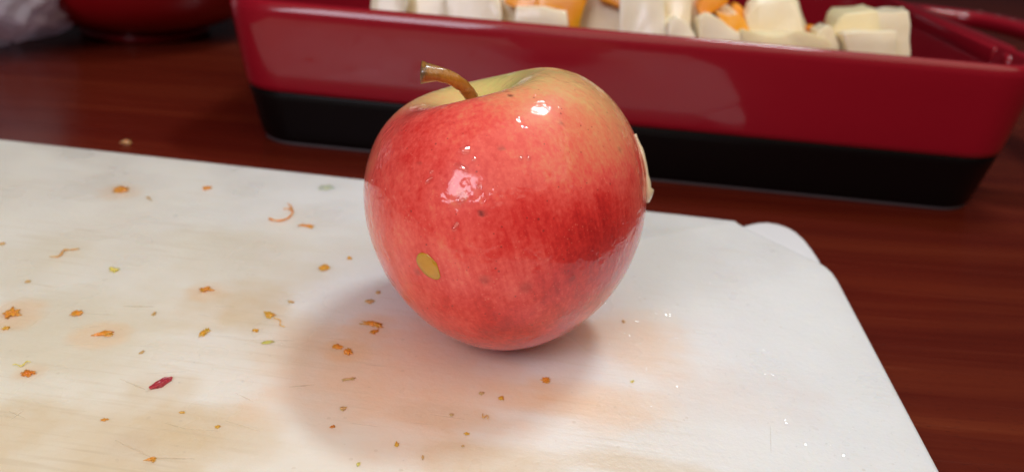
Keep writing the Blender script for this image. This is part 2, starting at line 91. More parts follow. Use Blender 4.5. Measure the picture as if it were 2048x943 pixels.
GLINTS=[(0.0321, 0.2247, 0.00015), (0.0432, 0.1819, 0.00013), (0.0346, 0.214, 9e-05), (0.0607, 0.1981, 0.00011), (0.0264, 0.1729, 0.0002), (0.0184, 0.1987, 0.00014), (0.0331, 0.2081, 0.00015), (0.0477, 0.2023, 9e-05), (0.0438, 0.1867, 0.00011), (0.039, 0.2186, 8e-05), (0.0239, 0.1976, 0.00015), (0.0385, 0.2199, 0.00012), (0.0281, 0.2247, 0.0001), (0.025, 0.1791, 0.00018), (0.0149, 0.1921, 0.00018), (0.0407, 0.1994, 0.00011), (0.0379, 0.2044, 9e-05), (0.0246, 0.1857, 0.0002), (0.0377, 0.2155, 0.00015), (0.0423, 0.1635, 0.00017), (0.0491, 0.1872, 0.00011), (0.037, 0.1779, 0.00017), (0.0429, 0.2009, 0.00018), (0.036, 0.2023, 0.00018), (0.0437, 0.2169, 0.00016), (0.025, 0.221, 0.00017), (0.054, 0.2086, 0.00017), (0.0254, 0.191, 0.00015), (0.0236, 0.1876, 0.00012), (0.0363, 0.1997, 0.00013), (0.0372, 0.1781, 0.0002), (0.0263, 0.2351, 0.0001), (0.0354, 0.1949, 0.00013), (0.0355, 0.2129, 0.00019), (0.0433, 0.2075, 0.00011), (0.0634, 0.195, 9e-05), (0.0617, 0.197, 0.00014), (0.0521, 0.2014, 0.00011), (0.0339, 0.2181, 0.0002), (0.0553, 0.2081, 0.00017), (0.07, 0.228, 0.00018), (0.0385, 0.2201, 0.00018), (0.0393, 0.1926, 0.00017), (0.0396, 0.1879, 0.0001), (0.0504, 0.1936, 9e-05), (0.062, 0.1924, 0.0002), (0.0523, 0.2192, 0.00013), (0.049, 0.1906, 0.0002), (0.0439, 0.2294, 0.00012), (0.0581, 0.2229, 0.00019), (0.0452, 0.2375, 0.00015), (0.0315, 0.1737, 9e-05), (0.0377, 0.2048, 0.00014), (0.0284, 0.1948, 0.00015), (0.0511, 0.2192, 0.00017), (0.0436, 0.2137, 0.00014), (0.018, 0.1671, 0.00015), (0.0269, 0.1833, 0.00021), (0.0101, 0.206, 0.00012), (0.0491, 0.2035, 9e-05), (0.0363, 0.1706, 0.00019), (0.0353, 0.2169, 0.00011), (0.0481, 0.2199, 0.00017), (0.0399, 0.1918, 0.00014), (0.0477, 0.2176, 0.0002), (0.0398, 0.1707, 0.00011), (0.0243, 0.2177, 9e-05), (0.0374, 0.2431, 0.0001), (0.0381, 0.1804, 0.00011), (0.047, 0.1877, 0.00021), (0.035, 0.1716, 0.00016), (0.0506, 0.1958, 0.00019), (0.0388, 0.2016, 0.00012), (0.0406, 0.2017, 9e-05), (0.0357, 0.1789, 0.00014), (0.0359, 0.1805, 0.00013), (0.0399, 0.1858, 0.00013), (0.0245, 0.1807, 0.00012), (0.0268, 0.2051, 0.00015), (0.0486, 0.1935, 0.0001), (0.0319, 0.2, 0.00013), (0.0267, 0.177, 0.00013), (0.0491, 0.204, 9e-05), (0.0304, 0.1878, 0.00011), (0.0311, 0.2309, 0.0002), (0.0367, 0.206, 0.00015), (0.0434, 0.1955, 0.00018), (0.0489, 0.1796, 0.00012), (0.0362, 0.2006, 0.00017), (0.0355, 0.1902, 0.00014), (0.0329, 0.2346, 0.0002), (0.0392, 0.1881, 0.00016), (0.0604, 0.1903, 0.00011), (0.0357, 0.1975, 0.00014), (0.0521, 0.2048, 0.00018), (0.0248, 0.1777, 0.00019), (0.0412, 0.1986, 0.00011), (0.021, 0.1886, 0.00013), (0.0366, 0.1984, 0.00021), (0.0278, 0.2168, 0.00011), (0.0329, 0.2161, 0.00013), (0.0409, 0.1877, 0.0001), (0.0204, 0.1801, 0.00011), (0.0561, 0.2033, 9e-05), (0.0315, 0.1911, 0.00019), (0.0362, 0.1839, 0.00011), (0.0401, 0.2222, 0.00011), (0.0232, 0.2096, 0.00015), (0.023, 0.1888, 0.00018), (0.0219, 0.1666, 9e-05), (0.046, 0.1931, 0.00014), (0.0471, 0.1997, 0.00012), (0.041, 0.2139, 0.00016), (0.0313, 0.1997, 0.0002), (0.0559, 0.2283, 0.00017), (0.0645, 0.2027, 0.00012), (0.0514, 0.1802, 9e-05), (0.023, 0.2026, 0.00015), (0.021, 0.2059, 0.00011), (0.019, 0.1936, 0.00011), (0.0331, 0.2171, 0.00015), (0.0361, 0.207, 0.00011), (0.0342, 0.1927, 0.00021), (0.0467, 0.2133, 9e-05), (0.0465, 0.2045, 0.00013), (0.0085, 0.2534, 0.0002), (0.0416, 0.1778, 0.0002), (0.0432, 0.2003, 0.00011), (0.0537, 0.2132, 0.0002), (0.0424, 0.1957, 0.00013), (0.0366, 0.1781, 0.00015), (0.0355, 0.1528, 0.00016), (0.0612, 0.1654, 0.0001), (0.0602, 0.19, 0.0001), (0.0729, 0.187, 8e-05), (0.0324, 0.1683, 0.00012), (0.0721, 0.1823, 0.00011), (0.0704, 0.1647, 0.00011), (0.0537, 0.1798, 0.0001), (0.0537, 0.1634, 0.00019), (0.0485, 0.1806, 0.00013), (0.0584, 0.1579, 8e-05), (0.0345, 0.1574, 0.0002), (0.0592, 0.1944, 0.0002), (0.0353, 0.17, 0.00011), (0.0641, 0.1723, 0.00012), (0.0249, 0.1718, 0.00012), (0.0185, 0.1668, 0.00021), (0.0318, 0.1621, 0.00018), (0.0628, 0.1693, 0.00015), (0.0744, 0.1669, 0.00021), (0.0253, 0.1802, 0.00014), (0.0591, 0.1764, 0.00011), (0.0267, 0.1689, 0.00019), (0.0508, 0.1812, 0.00015), (0.0417, 0.1519, 0.00014), (0.0329, 0.1593, 9e-05), (0.0726, 0.1743, 0.0002), (0.0463, 0.1532, 0.00011), (0.0519, 0.1715, 0.0001), (0.0281, 0.154, 0.00013), (0.0509, 0.1665, 0.0002), (0.0517, 0.1872, 9e-05), (0.0327, 0.1752, 0.00013), (0.0377, 0.1648, 0.00013), (0.0471, 0.1579, 0.00011), (0.018, 0.1629, 0.00013), (0.0747, 0.1678, 0.00019), (0.0289, 0.1625, 0.0002), (0.0278, 0.1841, 0.00013), (0.0566, 0.222, 0.00013), (0.0482, 0.1766, 0.0002), (0.0541, 0.1892, 0.00014), (0.0416, 0.1866, 0.00014), (0.0741, 0.1987, 0.00014), (0.0166, 0.1474, 0.0002), (0.0446, 0.1847, 0.00014), (0.0114, 0.1676, 8e-05), (0.0123, 0.1843, 0.00014), (0.0431, 0.1705, 0.00014), (0.0633, 0.1628, 0.0001), (0.0256, 0.179, 0.00019), (0.0487, 0.1741, 0.00012), (0.0139, 0.1611, 0.00015), (0.0399, 0.1788, 9e-05), (0.0479, 0.1614, 0.00016), (0.0453, 0.1766, 0.00021), (0.0594, 0.155, 9e-05), (0.0486, 0.1732, 0.00011), (0.0039, 0.1737, 0.0002), (0.0212, 0.1824, 0.00011), (0.0637, 0.1697, 0.0001), (0.0407, 0.1821, 0.00011), (0.0394, 0.1765, 0.0001), (0.0432, 0.155, 0.00016), (0.0498, 0.183, 0.00014), (0.0062, 0.1616, 0.00011), (0.0311, 0.1664, 0.00014), (0.0445, 0.175, 0.00014), (0.0632, 0.1884, 0.00015), (0.0421, 0.1721, 8e-05), (0.0602, 0.1931, 8e-05), (0.0642, 0.1802, 0.00014), (0.0317, 0.1697, 9e-05), (0.0354, 0.1885, 0.0001), (0.0446, 0.1851, 0.00011), (0.0749, 0.2, 0.00019), (0.0465, 0.1711, 0.00019), (0.0628, 0.1718, 0.0002), (0.0093, 0.16, 9e-05), (0.0467, 0.1728, 0.00016), (0.0742, 0.165, 0.00011), (0.0394, 0.1674, 0.00016), (0.0197, 0.1471, 0.00021), (0.0222, 0.1517, 0.00011), (0.0334, 0.1808, 0.00018), (0.0505, 0.204, 0.0001), (0.0749, 0.169, 0.00014), (0.0623, 0.1674, 0.00015), (0.0181, 0.165, 0.00016), (0.0401, 0.1523, 0.00014), (0.0449, 0.173, 9e-05), (0.0633, 0.195, 0.0002), (0.0699, 0.1673, 0.00018), (0.036, 0.2033, 0.00016), (0.071, 0.178, 9e-05), (0.0348, 0.1741, 0.0002), (0.0395, 0.1838, 9e-05), (0.0716, 0.185, 0.00014), (0.0687, 0.198, 0.0002), (0.0376, 0.1708, 0.00018), (0.0293, 0.168, 0.00015), (0.0167, 0.2001, 0.00021), (0.0159, 0.1647, 0.00015), (0.0578, 0.1778, 0.00016), (0.0467, 0.1822, 0.00012), (0.0678, 0.1892, 0.00014), (0.0536, 0.1811, 0.00012), (0.0691, 0.1967, 9e-05), (0.0269, 0.1696, 0.00018), (0.046, 0.184, 0.00014), (0.0604, 0.1619, 0.00013), (0.0224, 0.1633, 8e-05), (0.0447, 0.1532, 0.00014), (0.0293, 0.1853, 0.00021), (0.0456, 0.1629, 0.0002), (0.0479, 0.1875, 8e-05), (0.0695, 0.1717, 0.00011), (0.0408, 0.1791, 0.00018), (0.0567, 0.151, 8e-05), (0.0856, 0.1659, 9e-05), (0.0859, 0.1666, 0.00011), (0.0748, 0.1587, 0.00021), (0.0773, 0.1597, 0.00023), (0.1099, 0.1635, 0.00019), (0.0838, 0.1722, 0.0001), (0.0796, 0.1568, 0.00012), (0.0896, 0.1573, 0.00019), (0.0864, 0.1547, 0.00018), (0.0786, 0.165, 0.00019), (0.0974, 0.1711, 0.00021), (0.1035, 0.187, 0.00018), (0.0853, 0.1886, 0.00024), (0.0801, 0.1785, 0.00021), (0.0924, 0.1682, 0.00024), (0.0872, 0.1723, 0.00024), (0.0849, 0.1906, 0.00016), (0.0923, 0.16, 0.00024), (0.1078, 0.158, 0.00024), (0.0961, 0.1837, 0.00022), (0.0965, 0.1741, 0.00012), (0.1371, 0.1892, 0.0002), (0.0973, 0.1547, 0.00023), (0.1025, 0.1601, 0.0002), (0.0862, 0.1633, 0.00012), (0.0845, 0.1583, 0.00015), (0.1005, 0.1661, 0.00013), (0.0787, 0.1758, 0.00017), (0.1053, 0.1586, 0.00023), (0.0856, 0.1657, 0.0002), (0.0886, 0.1572, 0.00017), (0.0923, 0.1964, 0.00019), (0.0712, 0.1679, 0.00019), (0.0751, 0.1685, 0.00015), (0.1114, 0.1653, 0.00016), (0.0937, 0.1641, 0.00011), (0.083, 0.1607, 0.00023), (0.101, 0.1849, 0.00011), (0.077, 0.1899, 0.00023), (0.0787, 0.1741, 0.00015), (0.1009, 0.1838, 0.00016), (0.086, 0.1907, 0.00013), (0.1013, 0.1783, 0.00019), (0.1266, 0.1709, 9e-05), (0.0953, 0.1746, 0.00016), (0.0819, 0.155, 0.00019), (0.0779, 0.1869, 0.00012), (0.0875, 0.1636, 0.00023), (0.1057, 0.1747, 0.00013), (0.0904, 0.1607, 0.00016), (0.1155, 0.1955, 0.00012), (0.1019, 0.176, 0.00022), (0.0977, 0.1846, 0.00021), (0.1062, 0.1613, 0.00021), (0.0865, 0.1553, 0.00024), (0.0772, 0.1566, 0.00014), (0.0888, 0.1723, 0.00016), (0.1058, 0.1722, 0.0002), (0.0805, 0.1801, 0.00014), (0.1069, 0.1901, 0.00024), (0.1138, 0.1866, 0.00011), (0.1059, 0.1789, 0.00021), (0.0788, 0.1519, 0.00015), (0.1013, 0.172, 0.00013), (0.0825, 0.1599, 0.00018), (0.1078, 0.1751, 9e-05), (0.0879, 0.157, 0.0002), (0.1205, 0.177, 0.00016), (0.0956, 0.1782, 0.00022), (0.0802, 0.1655, 0.00023), (0.102, 0.1671, 0.00014), (0.1178, 0.1969, 0.00021), (0.0944, 0.1728, 0.00019), (0.0894, 0.1632, 0.00021), (0.1021, 0.1571, 0.00023), (0.078, 0.1562, 0.00021), (0.0905, 0.1621, 0.00019), (0.0822, 0.1587, 0.0001), (0.0925, 0.1668, 0.00019), (0.0567, 0.1525, 0.00017), (0.0962, 0.1785, 0.0001), (0.0963, 0.1686, 0.0001), (0.0965, 0.1803, 0.00019), (0.0821, 0.1644, 0.00013), (0.084, 0.1604, 0.00019), (0.0876, 0.1604, 0.00011), (0.1146, 0.1746, 0.00013), (0.0994, 0.1991, 0.00014), (0.0991, 0.1738, 0.00012), (0.0906, 0.1706, 0.00012), (0.076, 0.161, 0.00017), (0.0918, 0.1542, 0.00019), (0.094, 0.1763, 0.00012), (0.0869, 0.1557, 0.00016), (0.0982, 0.1814, 0.00022), (0.102, 0.1723, 0.00018), (0.0909, 0.1659, 0.00019), (0.085, 0.1534, 0.00013), (0.0909, 0.1783, 0.00022), (0.0752, 0.1748, 0.00011), (0.11, 0.173, 0.0001), (0.0645, 0.1554, 9e-05), (0.084, 0.1933, 0.0001), (0.0923, 0.1634, 0.00011), (0.0967, 0.1597, 0.00021), (0.0887, 0.1747, 0.0001), (0.0806, 0.1544, 9e-05), (0.1204, 0.1721, 0.0002), (0.0888, 0.1659, 0.00022), (0.0889, 0.1799, 0.00021), (0.1049, 0.1837, 0.00021), (0.1012, 0.1715, 0.00013), (0.0824, 0.1709, 0.00016), (0.0875, 0.1684, 0.00023), (0.0828, 0.1629, 0.00012), (0.0883, 0.1573, 0.00017), (0.0718, 0.1824, 0.00012), (0.0853, 0.1785, 0.00019), (0.0822, 0.1682, 0.00015), (0.0903, 0.1667, 0.00015), (0.078, 0.171, 0.0001), (0.0899, 0.155, 0.0001), (0.1093, 0.1821, 0.00011), (0.0961, 0.165, 0.00021), (0.1018, 0.1942, 0.00017), (0.0856, 0.1557, 0.0002), (0.0806, 0.1569, 0.00014), (0.0872, 0.1623, 0.00023), (0.0895, 0.1827, 0.00016), (0.0891, 0.1584, 0.00016), (0.1013, 0.1733, 9e-05), (0.0712, 0.164, 0.00023), (0.0987, 0.1688, 0.00012), (0.0789, 0.1618, 0.00014), (0.0905, 0.1734, 0.00012), (0.0923, 0.1922, 0.00022), (0.103, 0.1694, 0.00023), (0.0903, 0.166, 0.00023), (0.0885, 0.1705, 0.00016), (0.0811, 0.1756, 0.00013), (0.09, 0.1732, 0.00011), (0.1058, 0.1783, 9e-05), (0.1019, 0.1665, 0.00018), (0.102, 0.156, 0.00015), (0.0767, 0.1857, 0.00015), (0.1172, 0.2174, 0.00015), (0.0995, 0.1576, 0.00019), (0.0982, 0.1689, 0.00013), (0.0982, 0.1553, 0.00021), (0.0852, 0.186, 0.00018), (0.0884, 0.1552, 0.00021), (0.0858, 0.1565, 0.00021), (0.0991, 0.1931, 0.00016), (0.0884, 0.1753, 0.0002), (0.0841, 0.1703, 0.0002), (0.0966, 0.1681, 0.00012), (0.0835, 0.1563, 0.00019), (0.0836, 0.1812, 0.00017), (0.0916, 0.1536, 0.00019), (0.1094, 0.1751, 0.00022), (0.0817, 0.1608, 0.00016), (0.0929, 0.1753, 0.0001), (0.0942, 0.1733, 0.00012), (0.0871, 0.1798, 0.00015), (0.0914, 0.1568, 0.00011), (0.0955, 0.1716, 0.00019), (0.0713, 0.1555, 0.00011), (0.1119, 0.1792, 0.00022), (0.0787, 0.164, 0.00015), (0.0995, 0.1714, 0.00018), (0.0823, 0.1601, 0.00021), (0.0851, 0.1667, 0.00015), (0.0802, 0.1884, 0.00019), (0.1008, 0.1993, 0.00015), (0.0803, 0.1632, 0.00021), (0.0967, 0.155, 0.00014), (-0.0107, 0.1894, 0.00026), (-0.0096, 0.1912, 0.00021), (0.0069, 0.1901, 0.00023), (-0.0091, 0.1896, 0.00021), (0.0015, 0.1908, 0.00027), (-0.0012, 0.1903, 0.00012), (0.0069, 0.1931, 0.00024), (-0.0062, 0.1917, 0.0002), (0.003, 0.1894, 0.00015), (0.0038, 0.1911, 0.00025), (-0.0034, 0.1881, 0.00016), (0.0113, 0.1925, 0.0002), (0.0004, 0.1902, 0.00014), (0.0004, 0.1919, 0.00015), (0.0039, 0.1943, 0.00029), (0.007, 0.1939, 0.00017), (-0.0629, 0.2106, 0.00021), (-0.0768, 0.1726, 0.00023), (-0.0737, 0.1824, 0.00016), (-0.0627, 0.1873, 0.00021), (-0.1013, 0.177, 0.00017), (-0.0826, 0.1786, 0.00021), (-0.0189, 0.1785, 0.00024), (-0.0345, 0.1699, 0.00025), (-0.0665, 0.1706, 0.00028), (-0.0703, 0.1937, 0.00029), (-0.1282, 0.2215, 0.00022), (-0.0615, 0.1613, 0.00019), (-0.0828, 0.1657, 0.00026), (-0.0354, 0.191, 0.0003), (-0.0988, 0.2011, 0.00021), (-0.096, 0.1956, 0.00017), (-0.0827, 0.175, 0.00024), (-0.0692, 0.1808, 0.00029), (-0.1175, 0.1969, 0.00016), (-0.1086, 0.1881, 0.00026), (-0.0305, 0.1848, 0.00019), (-0.05, 0.1834, 0.00021), (-0.0554, 0.2071, 0.00018), (-0.0673, 0.1683, 0.00029), (0.0522, 0.2064, 0.00014), (0.073, 0.209, 0.00016), (0.08, 0.1986, 0.00016), (0.0986, 0.2382, 0.00015), (0.0879, 0.2162, 0.00014), (0.0907, 0.1775, 0.00018), (0.0887, 0.2142, 0.00013), (0.077, 0.2008, 0.00021), (0.077, 0.2458, 0.00012), (0.0666, 0.1676, 0.00021), (0.0677, 0.1858, 0.00012), (0.072, 0.2093, 0.00011), (0.0656, 0.1737, 0.00017), (0.0687, 0.2421, 0.00021), (0.0811, 0.1995, 0.00019), (0.0437, 0.2095, 0.00011), (0.0781, 0.1972, 0.00011), (0.0856, 0.2286, 0.00018), (0.0486, 0.1744, 0.00019), (0.0833, 0.2531, 0.0002), (0.0872, 0.2398, 0.00016), (0.103, 0.2256, 0.00022), (0.0753, 0.2598, 0.00022), (0.0749, 0.19, 0.00018), (0.0633, 0.1839, 0.00015), (0.0386, 0.1816, 0.00019), (0.0933, 0.2144, 0.0001), (0.0785, 0.257, 0.00014), (0.0615, 0.2043, 0.00017), (0.0683, 0.1856, 0.00013), (0.0809, 0.198, 0.00021), (0.0653, 0.1926, 0.00016), (0.1045, 0.2564, 0.00015), (0.0744, 0.1959, 0.0001), (0.0406, 0.1749, 0.0002), (0.0697, 0.2437, 0.00016), (0.0584, 0.2027, 0.0001), (0.0898, 0.2128, 0.00016), (0.0765, 0.2204, 0.00011), (0.1148, 0.2095, 0.00012), (0.0353, 0.1791, 0.00015), (0.0529, 0.1604, 0.00017), (0.0451, 0.205, 0.00011), (0.0901, 0.2276, 0.00014), (0.1077, 0.2301, 0.00022), (0.0473, 0.1868, 0.00018), (0.0762, 0.2145, 0.00013), (0.0861, 0.2295, 0.00019), (0.064, 0.1796, 0.00018), (0.0767, 0.2163, 0.00014), (0.0444, 0.1997, 0.0002), (0.0722, 0.2211, 0.00012), (0.0718, 0.2141, 0.00019), (0.0718, 0.2125, 0.00013), (0.0879, 0.2238, 0.00015), (0.0647, 0.1956, 0.00016), (0.1187, 0.2477, 0.00011), (0.0651, 0.182, 0.00017), (0.0985, 0.2357, 0.00017), (0.0779, 0.2027, 0.00014), (0.0572, 0.1986, 0.00014), (0.045, 0.238, 0.00015), (0.0803, 0.194, 0.00021), (0.0737, 0.1935, 0.00015), (0.0608, 0.2154, 0.00014), (0.0776, 0.2234, 0.00017), (0.0932, 0.2125, 0.00014), (0.1084, 0.2478, 0.0002), (0.0815, 0.2176, 0.00017), (0.0843, 0.2139, 0.00017)]
APPLE_X=[-0.0025, 0.208, -0.0846, -0.3115, 0.0416, 0.62, 0.68, 0.83, 0.9513, 1.006, 1.0259, 1.0172, 0.9951, 0.974, 0.9578, 0.9411, 0.9153, 0.8758, 0.821, -0.0375, 0.0049, 0.0219, 0.0294, 0.0053, -0.0107, 0.009, -0.0034, 0.0058, -0.0153]
BLUSH=[(-0.461, -0.394, 0.795, 0.85), (-0.193, -0.626, 0.755, 0.95), (-0.016, 0.167, 0.986, 0.3), (0.312, -0.637, 0.705, 0.47), (0.537, -0.403, 0.742, 0.4), (0.681, -0.463, 0.568, 0.48), (0.822, -0.403, 0.403, 0.58), (0.893, -0.42, 0.162, 0.7), (0.895, -0.439, -0.079, 0.8), (0.629, -0.692, 0.355, 0.68), (0.404, -0.762, 0.506, 0.7), (0.141, -0.811, 0.568, 0.8), (-0.131, -0.824, 0.551, 0.9), (-0.551, -0.587, 0.594, 0.8), (-0.667, -0.688, 0.285, 0.85), (-0.339, -0.897, 0.285, 0.8), (-0.077, -0.982, 0.172, 0.75), (0.171, -0.98, 0.1, 0.85), (0.368, -0.928, 0.058, 1.1), (0.612, -0.789, -0.058, 1.2), (0.76, -0.629, -0.162, 1.1), (0.392, -0.868, -0.305, 1.05), (0.091, -0.963, -0.255, 0.85), (-0.155, -0.982, -0.11, 0.8), (-0.391, -0.904, -0.172, 0.85), (-0.583, -0.803, -0.121, 0.8), (-0.158, -0.906, -0.394, 1.25), (0.122, -0.854, -0.506, 1.15), (-0.388, -0.859, -0.335, 1.08), (0.033, 0.348, 0.937, 0.02), (0.459, -0.118, 0.881, 0.22), (-0.277, 0.244, 0.929, 0.25), (0.64, -0.175, 0.749, 0.27), (0.773, -0.265, 0.577, 0.38), (-0.588, -0.323, 0.742, 0.65), (-0.407, -0.032, 0.913, 0.4), (0.192, 0.105, 0.976, 0.1),(0,0,1,0.0),(0.3,0.5,0.8,0.05),(0.2,0.9,0.3,0.3),(0,0.8,-0.5,0.7),(0.8,0.5,0.2,0.3),(-0.9,0.4,0,0.9)]
FLECKS=[(-0.015, -0.955, 0.295, .02, .9),(0.846, -0.415, 0.335,.025,.35),(0.863, 0.095, 0.497,.02,.4),(0.256, -0.502, 0.826,.022,.8),(0.108, -0.979, -0.172,.05,.25),(-0.094, -0.994, -0.058,.04,.3),(0.385, -0.89, -0.244,.03,.35),(-.45,-.85,.02,.03,.35),(.5,-.6,.6,.02,.4),(.15,-.8,.57,.02,.4),(-.3,-.75,.58,.018,.3)]
STEM_PTS=[(-0.0105,0.2080,0.0640),(-0.0128, 0.206, 0.0684),(-0.0144, 0.204, 0.0719),(-0.0175, 0.202, 0.0748),(-0.0215, 0.2005, 0.0765),(-0.0263, 0.2000, 0.0768)]
FLESH_PTS=[(0.03196, 0.21184, 0.06106),(0.03456, 0.21012, 0.05562),(0.03621, 0.20903, 0.05032),(0.03690, 0.20682, 0.04667),(0.03720, 0.20666, 0.04358)]
APPLE_DROPS=[((-0.01235, 0.17466, 0.06561),(-0.205, -0.685, 0.699),0.0013,0.0014,0.0009,'uppermost bead on the front of the apple, above the lavender window glint'),
((-0.01219, 0.16798, 0.0562),(-0.193, -0.888, 0.417),0.0013,0.0017,0.0010,'pear shaped bead just under the lavender window glint'),
((-0.01318, 0.1659, 0.04989),(-0.231, -0.942, 0.245),0.0009,0.0013,0.0008,'single low bead below the lavender window glint, above the yellow flake'),
((-0.01993, 0.17331, 0.06018),(-0.436, -0.724, 0.535),0.0006,0.0006,0.0004,'upper one of two beads left of the lavender window glint'),
((-0.02027, 0.17235, 0.05848),(-0.446, -0.756, 0.478),0.0006,0.0012,0.0006,'lower one of two beads left of the lavender window glint'),
((0.00071, 0.17388, 0.06496),(0.188, -0.733, 0.654),0.0007,0.0009,0.0005,'left one of a pair of beads high on the middle of the apple'),
((0.00249, 0.1744, 0.06495),(0.238, -0.723, 0.648),0.0007,0.0008,0.0006,'right one of a pair of beads high on the middle of the apple'),
((-0.0126, 0.17177, 0.0623),(-0.207, -0.774, 0.598),0.0022,0.0011,0.0006,'wide flat bead lying across the top of the lavender window glint'),
((-0.01008, 0.17275, 0.06417),(-0.133, -0.743, 0.656),0.0007,0.0008,0.0006,'bead at the upper right of the lavender window glint'),
((-0.00834, 0.16892, 0.0591),(-0.07, -0.864, 0.498),.0008,.0007,.0004,'bead at the lower right of the lavender window glint'),
]
R = math.radians

# ------------------------------------------------------------------ camera
CAM_H, PITCH, ROLL = 0.126, R(25.0), R(4.25)
F0 = Vector((0, math.cos(PITCH), -math.sin(PITCH)))
R0 = Vector((1, 0, 0)); U0 = R0.cross(F0)
RR = R0 * math.cos(ROLL) + U0 * math.sin(ROLL)
UU = -R0 * math.sin(ROLL) + U0 * math.cos(ROLL)
cd = bpy.data.cameras.new('camera'); cam = bpy.data.objects.new('camera', cd); COL.objects.link(cam)
m3 = Matrix((RR, UU, -F0)).transposed()
cam.matrix_world = Matrix.Translation((0, 0, CAM_H)) @ m3.to_4x4()
cd.sensor_width = 36.0; cd.lens = 36.0 * 1577.0 / 2048.0
cd.clip_start = 0.005; cd.clip_end = 20.0
cd.dof.use_dof = True; cd.dof.focus_distance = 0.192; cd.dof.aperture_fstop = 12.0
S.camera = cam

# ------------------------------------------------------------------ world, lamps, exposure
W = bpy.data.worlds.new('World'); S.world = W; W.use_nodes = True
bg = W.node_tree.nodes['Background']
bg.inputs[0].default_value = (0.95, 0.75, 0.85, 1); bg.inputs[1].default_value = 0.022

APPLE_C = Vector((-0.0025, 0.208, 0.037))
def lamp(name, el, az, dist, sx, sy, watts, colour, target=APPLE_C):
    d = Vector((math.cos(el) * math.sin(az), math.cos(el) * math.cos(az), math.sin(el)))
    l = bpy.data.lights.new(name, 'AREA'); l.shape = 'RECTANGLE'; l.size = sx; l.size_y = sy
    l.energy = watts; l.color = colour
    o = bpy.data.objects.new(name, l); COL.objects.link(o)
    o.location = target + d * dist
    o.rotation_euler = d.to_track_quat('Z', 'Y').to_euler()
    return o
lamp('ceiling_lamp', R(62), R(38), 1.35, 0.28, 0.10, 6.6, (0.84, 0.95, 1.0))
lamp('window_light', R(35), R(-148), 1.0, 0.40, 0.36, 4.4, (0.89, 0.87, 1.0))
lamp('added_fill', R(66), R(145), 1.4, 2.3, 1.7, 15.6, (1.0, 0.82, 0.64))  # added soft overhead fill that lifts the shaded sides, no known source

vs = S.view_settings
S.display_settings.display_device = 'sRGB'
vs.view_transform = 'Standard'; vs.look = 'None'; vs.exposure = 0.08; vs.gamma = 1.0
try: vs.use_curve_mapping = False
except Exception: pass
S.render.engine = 'CYCLES'
S.cycles.use_denoising = True
S.cycles.max_bounces = 10; S.cycles.transparent_max_bounces = 12
S.cycles.caustics_reflective = False; S.cycles.caustics_refractive = False
S.cycles.sample_clamp_indirect = 6.0

# ------------------------------------------------------------------ helpers
def mesh_obj(name, verts, faces, mat=None, parent=None, smooth=True):
    me = bpy.data.meshes.new(name); me.from_pydata([tuple(v) for v in verts], [], faces); me.update()
    if smooth: me.polygons.foreach_set('use_smooth', [True] * len(me.polygons))
    o = bpy.data.objects.new(name, me); COL.objects.link(o)
    if mat: me.materials.append(mat)
    if parent: o.parent = parent
    return o
def bm_obj(name, bm, mat=None, parent=None, smooth=True):
    bmesh.ops.recalc_face_normals(bm, faces=bm.faces[:])
    me = bpy.data.meshes.new(name); bm.to_mesh(me); bm.free()
    if smooth: me.polygons.foreach_set('use_smooth', [True] * len(me.polygons))
    o = bpy.data.objects.new(name, me); COL.objects.link(o)
    if mat: me.materials.append(mat)
    if parent: o.parent = parent
    return o
def empty(name, loc=(0, 0, 0), rz=0.0):
    o = bpy.data.objects.new(name, None); COL.objects.link(o); o.location = loc; o.rotation_euler.z = rz
    o.empty_display_size = 0.02
    return o
def tag(o, label, cat, group=None):
    o['label'] = label; o['category'] = cat
    if group: o['group'] = group
    return o
def bevel(o, w, seg=2, ang=30):
    b = o.modifiers.new('bevel', 'BEVEL'); b.width = w; b.segments = seg; b.limit_method = 'ANGLE'; b.angle_limit = R(ang)
    return o

